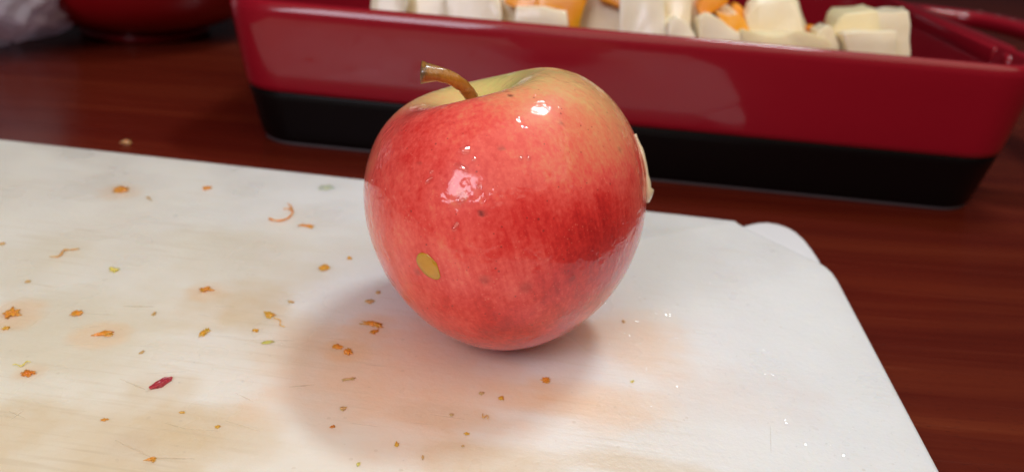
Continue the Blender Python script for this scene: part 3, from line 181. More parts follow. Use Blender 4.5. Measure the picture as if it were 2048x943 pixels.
class NT:
    def __init__(s, name):
        s.m = bpy.data.materials.new(name); s.m.use_nodes = True
        s.t = s.m.node_tree; s.n = s.t.nodes; s.l = s.t.links
        s.b = s.n['Principled BSDF']; s.out = s.n['Material Output']
    def node(s, typ, **kw):
        nd = s.n.new(typ)
        for k, v in kw.items(): setattr(nd, k, v)
        return nd
    def link(s, a, b): s.l.new(a, b)
    def put(s, sock, v):
        if hasattr(v, 'is_output') or isinstance(v, bpy.types.NodeSocket): s.l.new(v, sock)
        else: sock.default_value = v
    def math(s, op, a, b=0.0, c=None, clamp=False):
        nd = s.n.new('ShaderNodeMath'); nd.operation = op; nd.use_clamp = clamp
        s.put(nd.inputs[0], a); s.put(nd.inputs[1], b)
        if c is not None: s.put(nd.inputs[2], c)
        return nd.outputs[0]
    def coord(s, scale=(1, 1, 1), loc=(0, 0, 0), rot=(0, 0, 0), kind='Object'):
        tc = s.n.new('ShaderNodeTexCoord'); mp = s.n.new('ShaderNodeMapping')
        mp.inputs['Scale'].default_value = scale; mp.inputs['Location'].default_value = loc; mp.inputs['Rotation'].default_value = rot
        s.link(tc.outputs[kind], mp.inputs[0]); return mp.outputs[0]
    def noise(s, vec, scale, detail=3, rough=0.55, dist=0.0):
        nd = s.n.new('ShaderNodeTexNoise'); s.link(vec, nd.inputs['Vector'])
        nd.inputs['Scale'].default_value = scale; nd.inputs['Detail'].default_value = detail
        nd.inputs['Roughness'].default_value = rough; nd.inputs['Distortion'].default_value = dist
        return nd.outputs[0]
    def voronoi(s, vec, scale, rnd=1.0):
        nd = s.n.new('ShaderNodeTexVoronoi'); s.link(vec, nd.inputs['Vector']); nd.inputs['Scale'].default_value = scale
        nd.inputs['Randomness'].default_value = rnd
        return nd
    def ramp(s, fac, stops):
        nd = s.n.new('ShaderNodeValToRGB'); s.link(fac, nd.inputs[0]); e = nd.color_ramp.elements
        while len(e) < len(stops): e.new(0.5)
        for k, (p, c) in enumerate(stops):
            e[k].position = p; e[k].color = (*c, 1) if len(c) == 3 else c
        return nd.outputs[0]
    def mix(s, fac, a, b):
        nd = s.n.new('ShaderNodeMix'); nd.data_type = 'RGBA'
        s.put(nd.inputs[0], fac)
        for sock, v in ((nd.inputs[6], a), (nd.inputs[7], b)):
            if isinstance(v, tuple): sock.default_value = (*v, 1) if len(v) == 3 else v
            else: s.link(v, sock)
        return nd.outputs[2]
    def bump(s, h, strength=0.3, dist=0.001, normal=None):
        nd = s.n.new('ShaderNodeBump'); nd.inputs['Strength'].default_value = strength; nd.inputs['Distance'].default_value = dist
        s.link(h, nd.inputs['Height'])
        if normal is not None: s.link(normal, nd.inputs['Normal'])
        return nd.outputs[0]
    def set(s, **kw):
        names = {'base': 'Base Color', 'rough': 'Roughness', 'metal': 'Metallic', 'coat': 'Coat Weight', 'coat_rough': 'Coat Roughness',
                 'sss': 'Subsurface Weight', 'sss_r': 'Subsurface Radius', 'sss_s': 'Subsurface Scale', 'spec': 'Specular IOR Level', 'normal': 'Normal',
                 'coat_n': 'Coat Normal', 'trans': 'Transmission Weight', 'ior': 'IOR', 'alpha': 'Alpha', 'coat_ior': 'Coat IOR'}
        for k, v in kw.items():
            sock = s.b.inputs[names[k]]
            if isinstance(v, bpy.types.NodeSocket): s.link(v, sock)
            elif isinstance(v, tuple) and len(v) == 3 and sock.type == 'RGBA': sock.default_value = (*v, 1)
            else: sock.default_value = v
        return s.m

# ------------------------------------------------------------------ materials
def mat_wood():
    s = NT('dark_red_wood')
    rot = (0, 0, R(7.5))
    v1 = s.coord((2.2, 60, 1), rot=rot)
    warp = s.noise(s.coord((3, 10, 1), rot=rot), 1.5, 3)
    add = s.node('ShaderNodeVectorMath', operation='MULTIPLY_ADD')
    s.link(v1, add.inputs[0]); add.inputs[1].default_value = (1, 1, 1)
    cmb = s.node('ShaderNodeCombineXYZ'); s.link(s.math('MULTIPLY', warp, 1.6), cmb.inputs[1]); s.link(cmb.outputs[0], add.inputs[2])
    g1 = s.noise(add.outputs[0], 1.0, 5, 0.6)
    g2 = s.noise(s.coord((9, 420, 1), rot=rot), 1.0, 3, 0.6)
    big = s.noise(s.coord((1.5, 9, 1), rot=rot), 1.0, 2)
    f = s.math('ADD', s.math('MULTIPLY', g1, 0.62), s.math('ADD', s.math('MULTIPLY', g2, 0.16), s.math('MULTIPLY', big, 0.26)))
    c = s.ramp(f, [(0.30, (0.050, 0.0055, 0.0034)), (0.47, (0.088, 0.0098, 0.0046)), (0.60, (0.118, 0.0168, 0.0066)), (0.78, (0.20, 0.040, 0.013))])
    # fine pores
    po = s.voronoi(s.coord((160, 1500, 1), rot=rot), 1.0).outputs['Distance']
    pf = s.math('LESS_THAN', po, 0.14)
    c2 = s.mix(s.math('MULTIPLY', pf, 0.45), c, (0.02, 0.004, 0.003))
    rr = s.math('ADD', 0.17, s.math('MULTIPLY', g2, 0.16))
    bp = s.bump(s.math('ADD', g2, s.math('MULTIPLY', pf, -0.6)), 0.12, 0.0004)
    return s.set(base=c2, rough=rr, normal=bp, spec=0.22)

STAIN_SHADOW_COL = {'t': (0.66, 0.50, 0.27), 't2': (0.70, 0.63, 0.46), 'p': (0.76, 0.55, 0.43), 'b': (0.60, 0.46, 0.30), 'o': (0.84, 0.53, 0.26), 's': (0.84, 0.60, 0.40)}  # last tone: orange stain plus warm tint painted into the apple's shadow
def mat_board():
    s = NT('stained_white_plastic')
    vec = s.coord()
    wob = s.noise(vec, 26, 3, 0.6); wob2 = s.noise(vec, 9, 2)
    fine = s.noise(vec, 95, 4, 0.7)
    streak = s.noise(s.coord((18, 90, 1), rot=(0, 0, R(5))), 1.0, 3, 0.6)
    sep = s.node('ShaderNodeSeparateXYZ'); s.link(vec, sep.inputs[0])
    X, Y = sep.outputs[0], sep.outputs[1]
    # overall tea-coloured tone that deepens over the used half of the board
    used = s.math('SUBTRACT', s.math('MULTIPLY', X, -3.2), s.math('MULTIPLY', Y, 4.2))
    used = s.math('ADD', used, s.math('MULTIPLY', wob2, 0.9))
    used = s.math('MULTIPLY', s.math('SUBTRACT', used, 0.95), 0.62, clamp=True)
    col = s.mix(used, (0.81, 0.84, 0.85), (0.81, 0.72, 0.50))
    for (x, y, rx, ry, ck, st) in STAINS_AND_SHADOW_L:
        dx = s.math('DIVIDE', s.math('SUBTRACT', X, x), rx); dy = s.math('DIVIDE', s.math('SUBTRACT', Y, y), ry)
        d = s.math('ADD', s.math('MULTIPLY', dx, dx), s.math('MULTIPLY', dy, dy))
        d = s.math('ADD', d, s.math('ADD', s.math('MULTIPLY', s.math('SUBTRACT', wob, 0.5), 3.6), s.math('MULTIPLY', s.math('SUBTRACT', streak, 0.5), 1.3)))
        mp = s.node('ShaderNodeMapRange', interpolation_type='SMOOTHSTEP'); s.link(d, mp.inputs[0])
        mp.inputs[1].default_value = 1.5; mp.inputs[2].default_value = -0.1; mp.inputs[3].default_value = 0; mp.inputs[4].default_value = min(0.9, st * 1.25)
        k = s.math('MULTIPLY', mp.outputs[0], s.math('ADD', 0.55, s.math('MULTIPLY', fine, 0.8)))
        col = s.mix(k, col, STAIN_SHADOW_COL[ck])
    # small grey-tan specks ground into the plastic
    vo = s.voronoi(vec, 210); sp = s.math('LESS_THAN', vo.outputs['Distance'], 0.11)
    pick = s.math('GREATER_THAN', s.noise(vec, 38, 2), 0.56)
    col = s.mix(s.math('MULTIPLY', s.math('MULTIPLY', sp, pick), 0.22), col, (0.5, 0.42, 0.30))
    # faint knife scuffs crossing at two angles where the board is used
    area = s.math('MULTIPLY', s.math('SUBTRACT', s.noise(vec, 14, 2), 0.40), 4.0, clamp=True)
    for ang_, sc_, off_ in ((4, (26, 620, 1), 0.0), (-17, (34, 560, 1), 3.0), (21, (30, 500, 1), 7.0)):
        ln = s.noise(s.coord(sc_, loc=(off_, off_, 0), rot=(0, 0, R(ang_))), 1.0, 1.5, 0.5)
        lf = s.math('MULTIPLY', s.math('SUBTRACT', ln, 0.60), 8.0, clamp=True)
        col = s.mix(s.math('MULTIPLY', s.math('MULTIPLY', lf, area), s.math('ADD', 0.14, s.math('MULTIPLY', used, 0.42))), col, (0.60, 0.50, 0.34))
    peb = s.noise(vec, 620, 3, 0.65); peb2 = s.noise(vec, 170, 2)
    scr = s.noise(s.coord((40, 900, 1), rot=(0, 0, R(-4))), 1.0, 3)
    h = s.math('ADD', s.math('ADD', s.math('MULTIPLY', peb, 0.5), s.math('MULTIPLY', peb2, 0.5)), s.math('MULTIPLY', scr, 0.12))
    bp = s.bump(h, 0.40, 0.0006)
    wet = s.noise(vec, 30, 3)
    rg = s.ramp(wet, [(0.38, (0.45,) * 3), (0.62, (0.24,) * 3)])
    return s.set(base=col, rough=rg, normal=bp, spec=0.45, sss=0.6, sss_r=(1.0, 0.82, 0.66), sss_s=0.010)

def mat_pad():
    s = NT('bluish_white_rubber'); vec = s.coord()
    n = s.noise(vec, 500, 3); c = s.mix(s.noise(vec, 60, 3), (0.74, 0.77, 0.81), (0.80, 0.82, 0.85))
    return s.set(base=c, rough=0.5, normal=s.bump(n, 0.15, 0.0004), sss=0.2, sss_r=(1, 0.9, 0.9), sss_s=0.003)

def mat_apple():
    s = NT('apple_skin'); vec = s.coord((26, 26, 26))          # about one unit per apple radius
    at = s.node('ShaderNodeAttribute'); at.attribute_name = 'blush'
    blush = at.outputs['Fac']
    dirn = s.node('ShaderNodeVectorMath', operation='NORMALIZE'); s.link(vec, dirn.inputs[0])
    st = s.node('ShaderNodeMapping'); s.link(dirn.outputs[0], st.inputs[0]); st.inputs['Scale'].default_value = (9, 9, 1.3)
    st2 = s.node('ShaderNodeMapping'); s.link(dirn.outputs[0], st2.inputs[0]); st2.inputs['Scale'].default_value = (34, 34, 4)
    n1 = s.noise(st.outputs[0], 1.0, 4, 0.6, 0.3); n2 = s.noise(st2.outputs[0], 1.0, 4, 0.65); n3 = s.noise(dirn.outputs[0], 3.2, 4, 0.6)
    n4 = s.noise(dirn.outputs[0], 34, 3, 0.6)
    amp = s.math('ADD', 0.35, s.math('MULTIPLY', blush, 0.75), clamp=True)
    d = s.math('ADD', s.math('MULTIPLY', s.math('SUBTRACT', n1, 0.5), 0.34), s.math('MULTIPLY', s.math('SUBTRACT', n2, 0.5), 0.40))
    d = s.math('ADD', d, s.math('MULTIPLY', s.math('SUBTRACT', n3, 0.5), 0.62))
    d = s.math('ADD', d, s.math('MULTIPLY', s.math('SUBTRACT', n4, 0.5), 0.42))
    f = s.math('ADD', blush, s.math('MULTIPLY', d, amp))
    f = s.math('DIVIDE', f, 1.5)
    c = s.ramp(f, [(0.0, (0.64, 0.63, 0.19)), (0.15, (0.77, 0.53, 0.21)), (0.31, (0.86, 0.31, 0.15)), (0.50, (0.87, 0.118, 0.090)), (0.66, (0.73, 0.041, 0.034)), (0.84, (0.46, 0.013, 0.014))])
    # lenticels: small tan and dark dots of uneven size
    v1 = s.voronoi(dirn.outputs[0], 15); r1 = s.math('MULTIPLY', s.noise(dirn.outputs[0], 6, 2), 0.20)
    l1 = s.math('LESS_THAN', v1.outputs['Distance'], s.math('SUBTRACT', r1, 0.030))
    c = s.mix(s.math('MULTIPLY', l1, 0.6), c, (0.24, 0.035, 0.03))
    v2 = s.voronoi(dirn.outputs[0], 27); l2 = s.math('LESS_THAN', v2.outputs['Distance'], s.math('SUBTRACT', s.math('MULTIPLY', s.noise(dirn.outputs[0], 9, 2), 0.24), 0.06))
    c = s.mix(s.math('MULTIPLY', l2, 0.35), c, (0.60, 0.24, 0.14))
    v3 = s.voronoi(dirn.outputs[0], 40); l3 = s.math('LESS_THAN', v3.outputs['Distance'], s.math('SUBTRACT', s.math('MULTIPLY', s.noise(dirn.outputs[0], 7, 2), 0.36), 0.06))
    c = s.mix(s.math('MULTIPLY', l3, 0.22), c, (0.90, 0.46, 0.30))
    v4 = s.voronoi(dirn.outputs[0], 22); l4 = s.math('LESS_THAN', v4.outputs['Distance'], s.math('SUBTRACT', s.math('MULTIPLY', s.noise(dirn.outputs[0], 5.3, 2), 0.30), 0.10))
    c = s.mix(s.math('MULTIPLY', l4, 0.65), c, (0.42, 0.03, 0.03))
    a2 = s.node('ShaderNodeAttribute'); a2.attribute_name = 'fleck'
    c = s.mix(a2.outputs['Fac'], c, (0.07, 0.02, 0.015))
    hb = s.math('ADD', s.math('MULTIPLY', s.noise(dirn.outputs[0], 44, 3), 0.5), s.math('MULTIPLY', l2, -0.35))
    b0 = s.bump(hb, 0.10, 0.0004)
    # the wet film: uneven beads only where the skin is wet
    wv = s.noise(dirn.outputs[0], 5.0, 3, 0.6); wm = s.ramp(wv, [(0.50, (0, 0, 0)), (0.60, (1, 1, 1))])
    wn = s.noise(dirn.outputs[0], 17, 3, 0.5, 0.6)
    wb = s.bump(s.math('MULTIPLY', wn, wm), 0.22, 0.0012, b0)
    return s.set(base=c, rough=0.42, normal=b0, spec=0.2, coat=1.0, coat_rough=0.05, coat_n=wb, coat_ior=1.41,
                 sss=0.3, sss_r=(1.0, 0.35, 0.2), sss_s=0.006)

def mat_stem():
    s = NT('wet_brown_stem'); v = s.coord((1, 1, 1), kind='UV')
    at = s.node('ShaderNodeAttribute'); at.attribute_name = 'along'
    vec = s.coord((900, 900, 160)); n = s.noise(vec, 1.0, 4)
    f = s.math('ADD', at.outputs['Fac'], s.math('MULTIPLY', s.math('SUBTRACT', n, 0.5), 0.55))
    c = s.ramp(f, [(0.0, (0.30, 0.17, 0.03)), (0.25, (0.32, 0.10, 0.018)), (0.7, (0.46, 0.19, 0.015)), (0.95, (0.32, 0.14, 0.02)), (1.0, (0.14, 0.07, 0.02))])
    return s.set(base=c, rough=0.38, coat=0.7, coat_rough=0.16, normal=s.bump(n, 0.9, 0.0009))

def mat_flesh(name='apple_flesh', c0=(0.78, 0.60, 0.36), c1=(0.86, 0.74, 0.52), coat=0.7):
    s = NT(name); v = s.coord(); n = s.noise(v, 320, 4)
    return s.set(base=s.mix(n, c0, c1), rough=0.4, coat=coat, coat_rough=0.12, normal=s.bump(n, 0.4, 0.0008), sss=0.3, sss_r=(1, 0.7, 0.4), sss_s=0.003)
def mat_chunk(name, c0, c1):
    s = NT(name); v = s.coord(); oi = s.node('ShaderNodeObjectInfo')
    n = s.noise(v, 70, 4, 0.6); n2 = s.noise(v, 420, 3)
    f = s.math('ADD', s.math('MULTIPLY', n, 0.8), s.math('MULTIPLY', s.math('SUBTRACT', oi.outputs['Random'], 0.5), 0.6), clamp=True)
    return s.set(base=s.mix(f, c0, c1), rough=0.36, coat=0.35, coat_rough=0.15, normal=s.bump(s.math('ADD', n, s.math('MULTIPLY', n2, 0.5)), 0.22, 0.0012), sss=0.45, sss_r=(1, 0.8, 0.5), sss_s=0.003)
def mat_crumb(name, c0, c1):
    s = NT(name); v = s.coord(kind='Object'); n = s.noise(v, 800, 3)
    return s.set(base=s.mix(n, c0, c1), rough=0.35, coat=0.6, coat_rough=0.1, normal=s.bump(n, 0.12, 0.0003), sss=0.7, sss_r=(1, 0.5, 0.2), sss_s=0.0018)
def mat_glaze(name, c0, c1):
    s = NT(name); v = s.coord(); n = s.noise(v, 9, 3); n2 = s.noise(v, 60, 2)
    return s.set(base=s.mix(n, c0, c1), rough=0.4, spec=0.12, coat=1.0, coat_rough=0.06, coat_ior=1.42, coat_n=s.bump(s.math('ADD', n, s.math('MULTIPLY', n2, 0.12)), 0.06, 0.003))
def mat_black():
    s = NT('black_stoneware'); v = s.coord(); n = s.noise(v, 900, 3)
    return s.set(base=(0.0040, 0.0024, 0.0024), rough=0.36, spec=0.16, normal=s.bump(n, 0.08, 0.0004))
def mat_water(name='water', mixf=0.10, rough=0.08):
    s = NT(name); s.n.remove(s.b)
    tr = s.node('ShaderNodeBsdfTransparent'); gl = s.node('ShaderNodeBsdfGlossy'); gl.inputs['Roughness'].default_value = rough
    tr.inputs[0].default_value = (1, 1, 1, 1)
    mx = s.node("ShaderNodeMixShader"); mx.inputs[0].default_value = mixf; s.link(tr.outputs[0], mx.inputs[1]); s.link(gl.outputs[0], mx.inputs[2])
    s.link(mx.outputs[0], s.out.inputs[0]); return s.m
def mat_bag():
    s = NT('clear_plastic_film'); v = s.coord()
    n = s.noise(v, 30, 2, 0.5, 0.8)
    tr = s.node('ShaderNodeBsdfTransparent'); tr.inputs[0].default_value = (0.9, 0.9, 0.93, 1)
    mx = s.node('ShaderNodeMixShader'); mx.inputs[0].default_value = 0.8
    s.set(base=(0.88, 0.85, 0.94), rough=0.09, spec=1.0, normal=s.bump(n, 0.5, 0.006), coat=0.5, coat_rough=0.08)
    tl = s.node('ShaderNodeBsdfTranslucent'); tl.inputs[0].default_value = (0.92, 0.90, 1.0, 1); m2 = s.node('ShaderNodeMixShader'); m2.inputs[0].default_value = 0.36
    s.link(s.b.outputs[0], m2.inputs[1]); s.link(tl.outputs[0], m2.inputs[2])
    s.link(tr.outputs[0], mx.inputs[1]); s.link(m2.outputs[0], mx.inputs[2]); s.link(mx.outputs[0], s.out.inputs[0]); return s.m
def mat_scratch():
    s = NT('scratch_tan')
    oi = s.node('ShaderNodeAttribute'); oi.attribute_name = 'dark'
    c = s.mix(oi.outputs['Fac'], (0.70, 0.60, 0.42), (0.40, 0.29, 0.17))
    tr = s.node('ShaderNodeBsdfTransparent'); mx = s.node('ShaderNodeMixShader')
    s.set(base=c, rough=0.5)
    s.link(s.math('MULTIPLY', oi.outputs['Fac'], 0.75), mx.inputs[0]); s.link(tr.outputs[0], mx.inputs[1]); s.link(s.b.outputs[0], mx.inputs[2]); s.link(mx.outputs[0], s.out.inputs[0])
    return s.m

# ------------------------------------------------------------------ the setting
BO = Vector((0.12263, 0.29917, 0.0)); BA = R(-5.4523)           # far right corner of the board, and its turn
bM = Matrix.Translation(BO) @ Matrix.Rotation(BA, 4, 'Z'); bI = bM.inverted()
def to_board(x, y): q = bI @ Vector((x, y, 0)); return q.x, q.y
STAINS_AND_SHADOW_L = [(*to_board(a, b), rx, ry, c, st) for a, b, rx, ry, c, st in STAINS_AND_SHADOW]

CZ = -0.012
bm = bmesh.new()
g = 12
vv = [[bm.verts.new((-1.6 + 3.4 * i / g, -0.5 + 2.6 * j / g, CZ)) for j in range(g + 1)] for i in range(g + 1)]
for i in range(g):
    for j in range(g): bm.faces.new((vv[i][j], vv[i + 1][j], vv[i + 1][j + 1], vv[i][j + 1]))
top = bm_obj('counter', bm, mat_wood(), smooth=False); top['kind'] = 'structure'
top['label'] = 'dark reddish brown wooden counter top with straight grain'

# ------------------------------------------------------------------ cutting board
board = empty('cutting_board', BO, BA)
tag(board, 'stained white plastic cutting board lying on the dark wood counter under the apple', 'cutting board')
def prism(outline, z0, z1):
    bm = bmesh.new(); a = [bm.verts.new((x, y, z0)) for x, y in outline]; b = [bm.verts.new((x, y, z1)) for x, y in outline]
    n = len(a); bm.faces.new(a[::-1]); bm.faces.new(b)
    for i in range(n): bm.faces.new((a[i], a[(i + 1) % n], b[(i + 1) % n], b[i]))
    return bm
def arc(cx, cy, r, a0, a1, n):
    return [(cx + r * math.cos(R(a0 + (a1 - a0) * i / n)), cy + r * math.sin(R(a0 + (a1 - a0) * i / n))) for i in range(n + 1)]
out = [(-0.43, 0.0), (-0.43, -0.29), (0.0, -0.29), (0.0, -0.046)] + [(-0.0004, -0.0400), (-0.0016, -0.0355), (-0.0038, -0.0318), (-0.0075, -0.0282)] + \
      [(-0.016, -0.0185), (-0.0235, -0.0105), (-0.0275, -0.0058), (-0.0295, -0.0030), (-0.0302, -0.0008), (-0.0312, 0.0)]
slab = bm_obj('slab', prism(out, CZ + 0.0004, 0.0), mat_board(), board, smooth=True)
bevel(slab, 0.0016, 3, 50)
# corner pad: a rounded, slightly lower lobe that pokes past the corner
pad_out = [(-0.0285, -0.0120), (-0.0290, -0.0010), (-0.0275, 0.0012), (-0.0245, 0.0040), (-0.0205, 0.0070), (-0.0160, 0.0086), (-0.0115, 0.0080),
           (-0.0075, 0.0053), (-0.0048, 0.0010), (-0.0030, -0.0060), (-0.0018, -0.0150), (-0.0012, -0.0230), (-0.0010, -0.0330), (-0.010, -0.034)]
bm = prism(pad_out, CZ + 0.0004, -0.0026)
pad = bm_obj('corner_pad', bm, mat_pad(), board); bevel(pad, 0.0018, 4, 40)
pad['label'] = 'rounded bluish white corner pad set slightly lower than the board'
# knife marks
me_v, me_f, dk = [], [], []
rnd = random.Random(3)
for x0, y0, x1, y1, w, stn in SCRATCHES:
    a = Vector((*to_board(x0, y0), 0)); b = Vector((*to_board(x1, y1), 0)); d = b - a; n = Vector((-d.y, d.x, 0)).normalized()
    N = 8; base = len(me_v)
    for i in range(N + 1):
        t = i / N; ww = w * 0.8 * (math.sin(math.pi * min(max(t, 0.03), 0.97))) ** 0.5 * rnd.uniform(0.6, 1.25)
        c = a + d * t + n * rnd.uniform(-0.25, 0.25) * w
        for sgn in (-1, 1):
            me_v.append((c.x + n.x * ww * sgn, c.y + n.y * ww * sgn, 0.00005)); dk.append(stn * rnd.uniform(0.5, 1.0))
    for i in range(N):
        k = base + 2 * i; me_f.append((k, k + 1, k + 3, k + 2))
kn = mesh_obj('knife_mark', me_v, me_f, mat_scratch(), board); kn['kind'] = 'stuff'
atr = kn.data.attributes.new('dark', 'FLOAT', 'POINT'); atr.data.foreach_set('value', dk)

# ------------------------------------------------------------------ apple
AX = np.array(APPLE_X)
KN = np.radians([0, 9, 18, 28, 40, 55, 72, 90, 108, 125, 142, 158, 170, 180])
def spline(k, v, x):
    m = np.gradient(v, k); m[0] = m[-1] = 0
    i = np.clip(np.searchsorted(k, x) - 1, 0, len(k) - 2); h = k[i + 1] - k[i]; t = (x - k[i]) / h
    return (2*t**3-3*t**2+1)*v[i]+(t**3-2*t**2+t)*h*m[i]+(-2*t**3+3*t**2)*v[i+1]+(t**3-t**2)*h*m[i+1]
def apple_local(nt, npz):
    s = AX[4]; v = AX[5:19]; mid = AX[19:23]; tp = AX[23:27]; bot = AX[27:29]
    th = np.linspace(0, 2*np.pi, nt, endpoint=False); ph = np.linspace(0, np.pi, npz)
    b = spline(KN, v, ph)[:, None]
    wm = (np.sin(ph)**2)[:, None]; wt = np.exp(-((ph-.65)/.35)**2)[:, None]; wb = np.exp(-((ph-2.5)/.4)**2)[:, None]
    r = b*(1+wm*(mid[0]*np.cos(2*th)+mid[1]*np.sin(2*th)+mid[2]*np.cos(3*th)+mid[3]*np.sin(3*th))[None]
           + wt*(tp[0]*np.cos(th)+tp[1]*np.sin(th)+tp[2]*np.cos(2*th)+tp[3]*np.sin(2*th))[None]+wb*(bot[0]*np.cos(th)+bot[1]*np.sin(th))[None])*s
    return np.stack([r*np.sin(ph)[:, None]*np.cos(th)[None], r*np.sin(ph)[:, None]*np.sin(th)[None], r*np.cos(ph)[:, None]*np.ones_like(th)[None]], -1)
NTH, NPH = 288, 200
L = apple_local(NTH, NPH)
aM = Matrix(((0.95186, 0.0, -0.30652), (0.02589, 0.99643, 0.08038), (0.30543, -0.08445, 0.94846)))
AC = Vector((-0.00253, 0.20796, 0.03767))
verts = [(0, 0, float(L[0, 0, 2]))] + [tuple(map(float, p)) for row in L[1:-1] for p in row] + [(0, 0, float(L[-1, 0, 2]))]
faces = []
nr = NPH - 2
for j in range(NTH):
    k = (j + 1) % NTH
    faces.append((0, 1 + j, 1 + k)); faces.append((len(verts) - 1, 1 + (nr - 1) * NTH + k, 1 + (nr - 1) * NTH + j))
for i in range(nr - 1):
    for j in range(NTH):
        k = (j + 1) % NTH; faces.append((1 + i*NTH + j, 1 + (i+1)*NTH + j, 1 + (i+1)*NTH + k, 1 + i*NTH + k))
apple = empty('apple', AC + Vector((0, 0, 0)))
apple.rotation_euler = aM.to_euler()
tag(apple, 'red and yellow wet whole apple standing tilted on the cutting board', 'apple')
fruit = mesh_obj('fruit', verts, faces, mat_apple(), apple)
V = np.array(verts); D = V / np.linalg.norm(V, axis=1, keepdims=True)
BS = np.array(BLUSH); bd = BS[:, :3] / np.linalg.norm(BS[:, :3], axis=1, keepdims=True)
wgt = np.exp(24.0 * (D @ bd.T - 1.0)); bl = (wgt @ BS[:, 3]) / wgt.sum(1)
at_ = fruit.data.attributes.new('blush', 'FLOAT', 'POINT'); at_.data.foreach_set('value', bl.astype(np.float32))
fl = np.zeros(len(V))
for (x, y, z, rad, k) in FLECKS:
    d = np.array([x, y, z]); d /= np.linalg.norm(d); ang = np.arccos(np.clip(D @ d, -1, 1)); fl = np.maximum(fl, k * np.clip(1.6 - 1.6 * ang / rad, 0, 1))
at2 = fruit.data.attributes.new('fleck', 'FLOAT', 'POINT'); at2.data.foreach_set('value', fl.astype(np.float32))

# stem: a bent tapering tube in the apple's own frame
aI = Matrix.Translation(AC) @ aM.to_4x4(); aI = aI.inverted()
def tube_rings(path, radii, n, seed=0, lump=0.0):
    rr = random.Random(seed); rings = []
    up = Vector((0, 0, 1))
    for i, p in enumerate(path):
        t = (path[min(i + 1, len(path) - 1)] - path[max(i - 1, 0)]).normalized()
        a = t.cross(up); a = a.normalized() if a.length > 1e-6 else Vector((1, 0, 0)); b = t.cross(a)
        ph = rr.uniform(0, 6)
        rings.append([p + (a * math.cos(2*math.pi*k/n) + b * math.sin(2*math.pi*k/n)) * radii[i] * (1 + lump * math.sin(3*2*math.pi*k/n + ph)) for k in range(n)])
    return rings
def skin_rings(bm, rings, cap=True):
    vs = [[bm.verts.new(p) for p in r] for r in rings]; n = len(vs[0])
    for i in range(len(vs) - 1):
        for k in range(n): bm.faces.new((vs[i][k], vs[i][(k+1) % n], vs[i+1][(k+1) % n], vs[i+1][k]))
    if cap:
        bm.faces.new(vs[0][::-1]); bm.faces.new(vs[-1])
    return vs
def smooth_path(pts, n):
    P = [Vector(p) for p in pts]; P = [P[0]*2 - P[1]] + P + [P[-1]*2 - P[-2]]; o = []
    segs = len(P) - 3
    for i in range(n + 1):
        u = i / n * segs; k = min(int(u), segs - 1); t = u - k; a, b, c, d = P[k:k+4]
        o.append(0.5 * ((2*b) + (c - a)*t + (2*a - 5*b + 4*c - d)*t*t + (3*b - a - 3*c + d)*t**3))
    return o
sp = [aI @ Vector(p) for p in STEM_PTS]
path = smooth_path(sp, 18)
rad = [0.0019 - 0.0002*math.sin(i/18*3.1) + (0.0010 * max(0, (i - 13)/5)**2) for i in range(19)]
bm = bmesh.new(); rings = tube_rings(path, rad, 14, 4, 0.10)
c_end = path[-1]
rings.append([c_end + (p - c_end) * 0.75 + (path[-1] - path[-2]) * 0.12 for p in rings[-1]])
skin_rings(bm, rings)
stem = bm_obj('stem', bm, mat_stem(), apple)
nv = len(stem.data.vertices); al = [min(1.0, (i // 14) / 18.0) for i in range(nv)]
a3 = stem.data.attributes.new('along', 'FLOAT', 'POINT'); a3.data.foreach_set('value', al)

# ------------------------------------------------------------------ baking dish
DA = R(-4.3); DO = Vector((0.0452, 0.3832, CZ))
dish = empty('baking_dish', DO, DA)
tag(dish, 'large rectangular baking dish, glossy red above a black base, full of chopped roots', 'baking dish')
RED = mat_glaze('red_glaze', (0.265, 0.0045, 0.0135), (0.30, 0.0060, 0.0170))
BLACK = mat_black()
DEPTH = 0.245
def ring(half, grow, r, h, n=10, inset=0.0):
    """rounded rectangle: half length along u, front at v=-grow, back at v=DEPTH+grow"""
    a = half - inset; v0 = -grow + inset; v1 = DEPTH + grow - inset; r = max(0.002, r - inset * 0.8)
    pts = []
    for cx, cy, a0 in ((a - r, v0 + r, -90), (a - r, v1 - r, 0), (-a + r, v1 - r, 90), (-a + r, v0 + r, 180)):
        for i in range(n + 1):
            t = R(a0 + 90 * i / n); pts.append(Vector((cx + r*math.cos(t), cy + r*math.sin(t), h)))
    # subdivide the long sides a little so the glaze can waver
    return pts
def lerp3(h, a, b, c): return a + (b - a) * h / 0.0285 if h < 0.0285 else b + (c - b) * (h - 0.0285) / 0.044
def hl(h): return lerp3(h, 0.1835, 0.1905, 0.1985)
def grow(h): return lerp3(h, 0.0096, 0.0125, 0.0147)
def loops(bm, prof, cap_first=True, cap_last=True):
    vs = [[bm.verts.new(p) for p in ring(*q[:4], inset=q[4])] for q in prof]; n = len(vs[0])
    for i in range(len(vs) - 1):
        for k in range(n): bm.faces.new((vs[i][k], vs[i][(k+1) % n], vs[i+1][(k+1) % n], vs[i+1][k]))
    if cap_first: bm.faces.new(vs[0][::-1])
    if cap_last: bm.faces.new(vs[-1])
def P_(h, inset=0.0, r=None): return (hl(h), grow(h), (0.022 + 0.12 * h) if r is None else r, h, inset)
bm = bmesh.new()
loops(bm, [P_(0.0014, 0.0040), P_(0.0015, 0.0016), P_(0.0022, 0.0005), P_(0.004), P_(0.010), P_(0.017), P_(0.024), P_(0.0278), P_(0.0284, 0.0006), P_(0.0286, 0.003)])
bb = bm_obj('base', bm, BLACK, dish); bb['label'] = 'unglazed black lower band and foot of the dish'
bm = bmesh.new(); loops(bm, [P_(0.0002, 0.004), P_(0.0003, 0.0012), P_(0.0008, 0.0006), P_(0.0013, 0.0012), P_(0.0015, 0.003)])
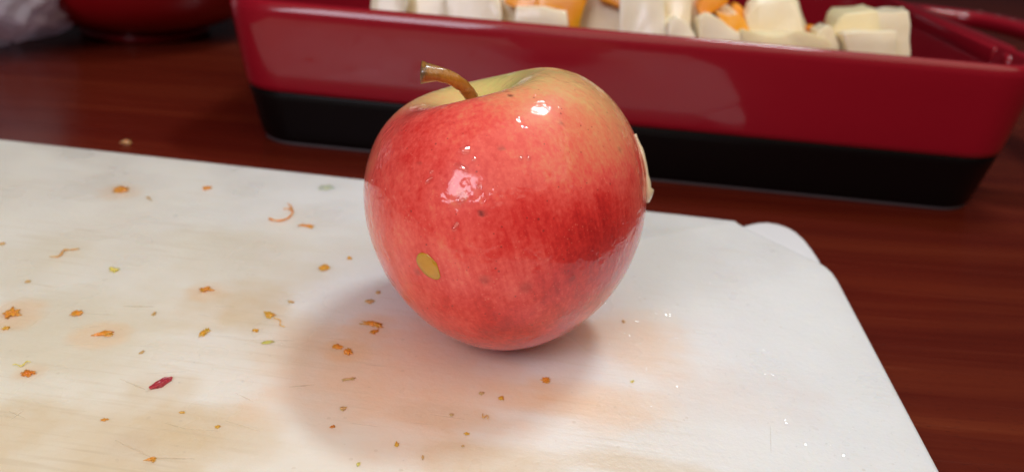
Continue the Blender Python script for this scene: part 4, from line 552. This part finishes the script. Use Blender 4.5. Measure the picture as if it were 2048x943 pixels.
s_ = NT('grey_base_edge'); s_.set(base=(0.075, 0.058, 0.064), rough=0.5)  # thin ring along the bottom, lighter grey than the black base
bm_obj('foot', bm, s_.m, dish)
bm = bmesh.new()
HR = 0.0725
pr = [P_(0.0285, 0.004), P_(0.0286, 0.0006), P_(0.0292, -0.0003), P_(0.032, -0.0005), P_(0.042, -0.0005), P_(0.052, -0.0004), P_(0.060, -0.0003), P_(0.0672, -0.0002),
      P_(0.0680, -0.00005), P_(0.0690, 0.0003), P_(0.0701, 0.00075), P_(0.0710, 0.0012), P_(0.0717, 0.0018), P_(0.07222, 0.0025), P_(0.07256, 0.0032), P_(0.0727, 0.0039), P_(0.0725, 0.0047), P_(0.0719, 0.0052), P_(0.0708, 0.0055),
      P_(0.060, 0.0056), P_(0.045, 0.0057), P_(0.030, 0.0058), P_(0.018, 0.0066), P_(0.0135, 0.0095), P_(0.0115, 0.016)]
loops(bm, pr)
ba = bm_obj('basin', bm, RED, dish); ba['label'] = 'glossy red glazed walls and rim of the dish'
def handle(sign):
    bm = bmesh.new()
    pth = smooth_path([(0.1925, 0.040, 0), (0.216, 0.036, 0), (0.248, 0.046, 0), (0.262, 0.080, 0), (0.264, 0.1225, 0), (0.261, 0.160, 0), (0.246, 0.192, 0), (0.216, 0.204, 0), (0.1925, 0.205, 0)], 40)
    rings = []
    for i, p in enumerate(pth):
        t = (pth[min(i+1, 40)] - pth[max(i-1, 0)]).normalized(); n = Vector((t.y, -t.x, 0))
        sec = []
        for k in range(16):
            a = 2*math.pi*k/16; ca, sa = math.cos(a), math.sin(a)
            e = 0.55
            w = 0.0125 * math.copysign(abs(ca)**e, ca); hgt = 0.0052 * math.copysign(abs(sa)**e, sa)
            q = p + n * w; q = Vector((q.x * sign, q.y, 0.0655 + hgt)); sec.append(q)
        rings.append(sec)
    skin_rings(bm, rings)
    b2 = prism([(0.191, 0.045), (0.205, 0.050), (0.2065, 0.070), (0.2065, 0.175), (0.205, 0.192), (0.191, 0.197)], 0.061, 0.0712)
    me = bpy.data.meshes.new('tmp'); 
    for v in b2.verts: v.co.x *= sign
    b2.to_mesh(me); b2.free(); bm.from_mesh(me); bpy.data.meshes.remove(me)
    o = bm_obj('handle', bm, RED, dish); bevel(o, 0.0016, 2, 60); return o
handle(1)

# chopped roots in the dish: each chunk its own prism with its own depth, lean and cut faces
CM = {'w': mat_chunk('cream_root', (0.86, 0.74, 0.50), (0.90, 0.85, 0.72)), 'o': mat_chunk('orange_squash', (0.86, 0.26, 0.004), (0.92, 0.48, 0.010)), 'y': mat_chunk('yellowish_root', (0.88, 0.74, 0.40), (0.90, 0.82, 0.58))}
NAMES = {'w': ('root_chunk', 'root chunk', 'cream root chunks in the red dish'), 'o': ('squash_chunk', 'squash chunk', 'orange squash chunks in the red dish'), 'y': ('root_slice', 'root slice', 'yellowish root slices in the red dish')}
dM = Matrix.Translation(DO) @ Matrix.Rotation(DA, 4, 'Z')
for ci, (k, v, th, poly, lab) in enumerate(CHUNKS):
    rr = random.Random(100 + ci)
    cx = sum(p[0] for p in poly)/len(poly); cy = sum(p[1] for p in poly)/len(poly)
    hmax = max(p[1] for p in poly); hmin = min(p[1] for p in poly)
    drop = rr.uniform(0.002, 0.006) if hmax < 0.083 else 0.001
    lean = rr.uniform(-0.003, 0.003); sc_ = rr.uniform(0.86, 0.97)
    bm = bmesh.new()
    rounded = 'rounded' in lab
    fr = [Vector((u - cx + rr.uniform(-.0006, .0006), 0.45 * max(0.0, h - 0.0655) + rr.uniform(-.0008, .0008), h - hmin)) for u, h in poly]
    bk = [Vector(((u - cx) * sc_ + lean, 0.006 + th * rr.uniform(0.85, 1.15), (h - hmin) * (1 - drop / 0.03) )) for u, h in poly]
    if rounded:
        mid = [Vector(((u - cx) * 1.0, th * 0.45, (h - hmin) * 1.0)) for u, h in poly]
        fr = [Vector((p.x * 0.86, p.y, p.z * 0.90)) for p in fr]; bk = [Vector((p.x * 0.8, p.y, p.z * 0.85)) for p in bk]
        skin_rings(bm, [fr, mid, bk])
    else: skin_rings(bm, [fr, bk])
    bmesh.ops.triangulate(bm, faces=[f for f in bm.faces if len(f.verts) > 4])
    bmesh.ops.subdivide_edges(bm, edges=bm.edges[:], cuts=2, use_grid_fill=True)
    bm.normal_update()
    for vtx in bm.verts: vtx.co += vtx.normal * 0.0016 * (mnoise.noise(vtx.co * 95 + Vector((ci * 3.7, ci, 0)))) + Vector((mnoise.noise(vtx.co * 60 + Vector((ci, 9, 1))), 0, mnoise.noise(vtx.co * 60 + Vector((2, ci, 5))))) * 0.0012
    nm, cat, grp = NAMES[k]
    o = bm_obj(nm, bm, CM[k], None, smooth=True)
    o.matrix_world = dM @ Matrix.Translation((cx, v, hmin))
    bevel(o, 0.004 if rounded else 0.0007, 4 if rounded else 2, 40)
    tag(o, lab, cat, grp)

# ------------------------------------------------------------------ red bowl behind, plastic bag
def lathe(bm, prof, n=72):
    rings = [[Vector((r*math.cos(2*math.pi*k/n), r*math.sin(2*math.pi*k/n), z)) for k in range(n)] for r, z in prof]
    skin_rings(bm, rings)
bowl = empty('bowl', (-0.302, 0.628, CZ)); tag(bowl, 'round red bowl standing on the counter behind the board, left of the baking dish', 'bowl')
BR = mat_glaze('bowl_red_glaze', (0.30, 0.004, 0.008), (0.34, 0.006, 0.012))
bm = bmesh.new(); lathe(bm, [(0.036, 0.0004), (0.0455, 0.0006), (0.0475, 0.002), (0.0478, 0.0065), (0.044, 0.0075)])
bm_obj('foot_ring', bm, BR, bowl)
bm = bmesh.new()
outp = [(0.043, 0.0073), (0.056, 0.0100), (0.068, 0.0145), (0.080, 0.022), (0.090, 0.032), (0.098, 0.045), (0.104, 0.060), (0.108, 0.078), (0.110, 0.095), (0.1112, 0.098), (0.109, 0.0995), (0.1065, 0.098)]
inp = [(r - 0.005, z + 0.004) for r, z in outp[:-4][::-1]] 
lathe(bm, outp + inp + [(0.02, 0.0115)])
bm_obj('body', bm, BR, bowl)

rr = random.Random(8)
bm = bmesh.new(); bmesh.ops.create_icosphere(bm, subdivisions=5, radius=1.0)
for v in bm.verts:
    p = v.co.copy()
    n1 = mnoise.noise(p * 1.6 + Vector((3, 1, 7))); n2 = abs(mnoise.noise(p * 3.6 + Vector((1, 5, 2)))); n3 = abs(mnoise.noise(p * 8 + Vector((9, 2, 4))))
    k = 1 + 0.20*n1 - 0.34*n2 - 0.09*n3
    q = p * k
    v.co = Vector((q.x * 0.084, q.y * 0.075, max(q.z, -0.86) * 0.066))
bag = bm_obj('plastic_bag', bm, mat_bag()); bag.location = (-0.385, 0.540, CZ + 0.0575)
tag(bag, 'crumpled clear plastic bag at the far left beyond the cutting board', 'bag')

# ------------------------------------------------------------------ crumbs and shavings
CC = {'o': mat_crumb('crumb_orange', (0.93, 0.24, 0.016), (0.95, 0.37, 0.05)), 'b': mat_crumb('crumb_brown', (0.66, 0.34, 0.12), (0.76, 0.46, 0.22)), 'y': mat_crumb('crumb_amber', (0.90, 0.34, 0.02), (0.94, 0.45, 0.07)),
      'g': mat_crumb('smear_green', (0.66, 0.66, 0.40), (0.72, 0.72, 0.52)), 'g2': mat_crumb('crumb_yellow_green', (0.84, 0.62, 0.09), (0.88, 0.68, 0.2)), 'r': mat_crumb('crumb_red_orange', (0.80, 0.16, 0.012), (0.88, 0.28, 0.03)), 'k': mat_crumb('crimson_skin', (0.26, 0.008, 0.022), (0.55, 0.06, 0.09))}
CN = {'o': ('orange_crumb', 'crumb'), 'b': ('brown_crumb', 'crumb'), 'y': ('amber_crumb', 'crumb'), 'g': ('peel_smear', 'smear'), 'g2': ('yellow_crumb', 'crumb'), 'r': ('red_orange_crumb', 'crumb'), 'k': ('skin_sliver', 'apple skin')}
def blob_bm(length, width, height, seed, shape):
    rr = random.Random(seed); off = Vector((rr.uniform(0, 50), rr.uniform(0, 50), rr.uniform(0, 50)))
    bm = bmesh.new(); bmesh.ops.create_icosphere(bm, subdivisions=4, radius=1.0)
    amp = {'rag': 1.15, 'blob': 0.8, 'wedge': 0.45, 'two': 0.6, 'flat': 0.6, 'skin': 0.3}.get(shape, 0.4)
    fr = 2.3 if shape == 'rag' else 1.8
    for v in bm.verts:
        p = v.co.copy(); n = mnoise.noise(p * fr + off) + 0.4 * mnoise.noise(p * fr * 2.3 + off)
        k = 1 + amp * n + amp * 1.3 * max(0.0, mnoise.noise(p * 2.9 + off * 1.7)) ** 1.5; q = Vector((p.x * k, p.y * k, math.copysign(abs(p.z) ** 0.6, p.z) * (1 + 0.5 * n)))
        x, y, z = q
        if shape == 'wedge': y *= 0.55 + 0.45 * max(-1, min(1, x)) ; y = y * 1.0 if abs(y) > 1e-5 else y
        if shape == 'two': y *= 0.45 + 0.75 * x * x
        if shape == 'rag': y += 0.35 * math.sin(2.6 * x + seed)
        if shape == 'skin': y += 0.12 * math.sin(5 * x); 
        if z < 0: z *= 0.25
        v.co = Vector((x * length / 2, y * width / 2, (z + 0.2) * height))
    if length > 0.0028 and shape in ('rag', 'blob', 'wedge'):
        b3 = bmesh.new(); bmesh.ops.create_icosphere(b3, subdivisions=3, radius=1.0); sx_ = rr.choice((-1, 1)); sy_ = rr.choice((-1, 1))
        for v in b3.verts:
            p = v.co.copy(); k = 1 + 0.7 * mnoise.noise(p * 2 + off * 2.1); q = Vector((p.x * k * 0.42, p.y * k * 0.34, p.z))
            a_ = rr.uniform(0.3, 0.9) if False else 0.6
            q = Vector((q.x * math.cos(a_) - q.y * math.sin(a_) * sy_, q.x * math.sin(a_) * sy_ + q.y * math.cos(a_), q.z if q.z > 0 else q.z * 0.25))
            v.co = Vector((q.x * length / 2 + sx_ * length * 0.30, q.y * length / 2 + sy_ * width * 0.42, (q.z + 0.15) * height * 0.8))
        me3 = bpy.data.meshes.new('lobe'); b3.to_mesh(me3); b3.free(); bm.from_mesh(me3); bpy.data.meshes.remove(me3)
    xs = [v.co.x for v in bm.verts]; s = length / (max(xs) - min(xs)); mx = (max(xs) + min(xs)) / 2
    ys = [v.co.y for v in bm.verts]; s2 = width / (max(ys) - min(ys)); my = (max(ys) + min(ys)) / 2
    for v in bm.verts: v.co.x = (v.co.x - mx) * s; v.co.y = (v.co.y - my) * s2
    return bm
for i, (x, y, ln, wd, an, ck, shp, lab) in enumerate(CRUMBS):
    rr = random.Random(i * 7 + 1); nm, cat = CN[ck]
    if shp in ('thread', 'fork'):
        bm = bmesh.new(); n = 5
        if shp == 'thread':
            pts = [(-ln/2 + ln*j/n, wd * 0.9 * math.sin(j * 1.7 + i) , 0.0004) for j in range(n + 1)]
            ps = smooth_path(pts, 16); ra = [max(0.00012, wd * 0.20 * (0.5 + rr.random()) * (math.sin(math.pi * (j + 1) / 18)) ** 0.4) for j in range(17)]
            skin_rings(bm, tube_rings(ps, ra, 7, i, 0.2))
        else:
            for pts, w0 in (([(-.10, .50, 0), (0, .38, 0), (.06, .27, 0), (.02, .17, 0)], 0.5), ([(.06, .27, 0), (-.12, .22, 0)], 0.35), ([(.05, .27, 0), (.14, .05, 0), (.14, -.18, 0), (.06, -.36, 0), (-.10, -.42, 0), (-.28, -.34, 0)], 0.62)):
                pts = [(p[0] * ln * 0.95, p[1] * ln, 0.0005) for p in pts]
                ps = smooth_path(pts, 12); ra = [max(0.00015, wd * w0 * 0.35 * (0.55 + rr.random() * 0.6)) for _ in ps]
                skin_rings(bm, tube_rings(ps, ra, 7, i, 0.2))
            an = 0.0
        o = bm_obj(nm if ck != 'b' else 'peel_thread', bm, CC[ck])
    else:
        hgt = {'flat': 0.00018, 'skin': 0.0009}.get(shp, min(0.0006, 0.10 * wd + 0.00015))
        o = bm_obj(nm, blob_bm(ln, wd, hgt, i + 3, shp), CC[ck])
    o.location = (x, y, 0.00002 - (0.0 if shp in ('thread', 'fork') else 0.2 * hgt)); o.rotation_euler.z = an
    tag(o, lab, cat, 'scraps of food on the cutting board')
o = bm_obj('brown_crumb', blob_bm(0.0055, 0.0039, 0.0012, 77, 'rag'), CC['b']); o.location = (-0.1957, 0.3703, CZ + 0.0001)
tag(o, 'small brown scrap on the dark wood just past the far edge of the board', 'crumb')

# ------------------------------------------------------------------ things clinging to the apple
def frame(p, n, spin=0.0):
    z = Vector(n).normalized(); x = Vector((0, 0, 1)).cross(z).normalized(); y = z.cross(x)
    m = Matrix((x, y, z)).transposed().to_4x4(); m.translation = Vector(p); return m @ Matrix.Rotation(spin, 4, 'Z')
WATER = mat_water(); GLINT = mat_water('glint_facet', 0.07, 0.07)
bm = bmesh.new(); bmesh.ops.create_icosphere(bm, subdivisions=3, radius=1.0)
for v in bm.verts:
    x, y, z = v.co; w = 1.0 - 0.14 * x - 0.24 * mnoise.noise(v.co * 2.0 + Vector((4, 2, 1)))
    v.co = Vector((x * 0.0039, y * 0.0027 * w, z * 0.00024 - 0.0039 * 0.0 - (x*x*0.0039**2 + y*y*0.0023**2) / (2*0.04) + 0.0001))
fk = bm_obj('squash_flake', bm, CC['g2'] if False else mat_crumb('flake_mustard', (0.62, 0.245, 0.008), (0.74, 0.34, 0.03)))
fk.matrix_world = frame((-0.01935, 0.16718, 0.03838), (-0.443, -0.893, -0.079), R(-42))
tag(fk, 'mustard yellow oval flake stuck to the lower left front of the apple', 'flake')

fp = smooth_path([Vector(p) for p in FLESH_PTS], 24)
bm = bmesh.new(); rings = []
rr = random.Random(2)
for i, p in enumerate(fp):
    t = i / 24; nrm = (p - AC).normalized(); tg = (fp[min(i+1, 24)] - fp[max(i-1, 0)]).normalized(); sd = nrm.cross(tg).normalized()
    thick = 0.0010 * math.sin(math.pi * min(0.97, max(0.05, t))) ** 0.5 + (0.0007 if t > 0.72 else 0) ; wid = 0.0045 * math.sin(math.pi * min(0.95, max(0.06, t))) ** 0.6
    wob = 1 + 0.22 * math.sin(9 * t + 1) + 0.12 * rr.uniform(-1, 1)
    rings.append([p + sd * math.cos(2*math.pi*k/14) * wid + nrm * (math.sin(2*math.pi*k/14) * thick * wob) for k in range(14)])
skin_rings(bm, rings)
fs = bm_obj('apple_flesh', bm, mat_flesh())
tag(fs, 'pale cream strip of wet apple flesh clinging to the right side of the apple', 'apple flesh')

def droplet(p, n, rx, ry, h, seed, lab, spin=0.0, grp='water beads on the front of the apple'):
    bm = bmesh.new(); bmesh.ops.create_icosphere(bm, subdivisions=3, radius=1.0); off = Vector((seed * 3.1, seed, 2))
    for v in bm.verts:
        k = 1 + 0.28 * mnoise.noise(Vector((v.co.x, v.co.y, 0)) * 1.3 + off)
        y = v.co.y; top_ = v.co.z > 0
        if y > -0.4: u = (1 - y) / 1.4; zz = 1.25 * (u - 0.28 * u * u)
        else: zz = 0.9 * max(0.0, 1 - ((-0.4 - y) / 0.6) ** 2)
        wx = math.sqrt(max(1e-6, 1 - y * y)); zz *= max(0.0, 1 - (v.co.x / wx) ** 2) ** 0.5 if abs(v.co.x) < wx else 0.0
        v.co = Vector((v.co.x * rx * k, y * ry * k, (zz if top_ else -0.05) * h))
    o = bm_obj('water_droplet', bm, WATER); o.matrix_world = frame(p, n, spin); tag(o, lab, 'water droplet', grp); return o
for i, (p, n, rx, ry, h, lab) in enumerate(APPLE_DROPS): droplet(p, n, rx, ry, (rx + ry) * 0.5, i + 1, lab, R(-26))

# drops on the dish handle
for i, (u, v, r, lab) in enumerate(((0.2460, 0.193, 0.0032, 'water drop on the dish handle, farthest of three'), (0.2520, 0.181, 0.0026, 'water drop in the middle of three on the dish handle'), (0.2560, 0.168, 0.0030, 'water drop on the dish handle, closest to the chopped roots'))):
    q = dM @ Vector((u, v, 0.0706)); droplet(q, (0, 0.02, 1), r, r * 0.8, r * 0.6, 20 + i, lab, 0.3, 'water drops on the dish handle')

# tiny facets added for the wet sparkle on the board: past counting
dv, df = [], []
rr = random.Random(12)
for x, y, r in GLINTS:
    lx_, ly_ = to_board(x, y)
    if lx_ > -0.003 or lx_ > -0.035 and ly_ > -0.035: continue
    # a flat little top tilted to mirror the ceiling lamp, with random scatter
    b = len(dv); el = rr.uniform(1.0, 1.8); a = rr.uniform(-0.5, 0.5); ca, sa = math.cos(a), math.sin(a); n = 7
    tx, ty = 0.05 + rr.gauss(0, 0.10), -0.30 + rr.gauss(0, 0.09); ring_ = []
    for k in range(n):
        t = 2*math.pi*k/n; px = math.cos(t) * r * el * rr.uniform(0.8, 1.15); py = math.sin(t) * r * rr.uniform(0.8, 1.15)
        ring_.append((px*ca - py*sa, px*sa + py*ca))
    hs = [-(tx * q[0] + ty * q[1]) for q in ring_]; lo = min(hs)
    for (qx, qy) in ring_: dv.append((x + qx * 1.06, y + qy * 1.06, 0.00001))
    for (qx, qy), h_ in zip(ring_, hs): dv.append((x + qx, y + qy, 0.00003 + h_ - lo))
    for k in range(n): df.append((b + k, b + (k+1) % n, b + n + (k+1) % n, b + n + k))
    df.append(tuple(b + n + k for k in range(n)))
wd_ = mesh_obj('glint_facets', dv, df, GLINT, smooth=False); wd_['kind'] = 'stuff'; wd_['label'] = 'tiny tilted facets added for the wet sparkle on the cutting board right of the apple'
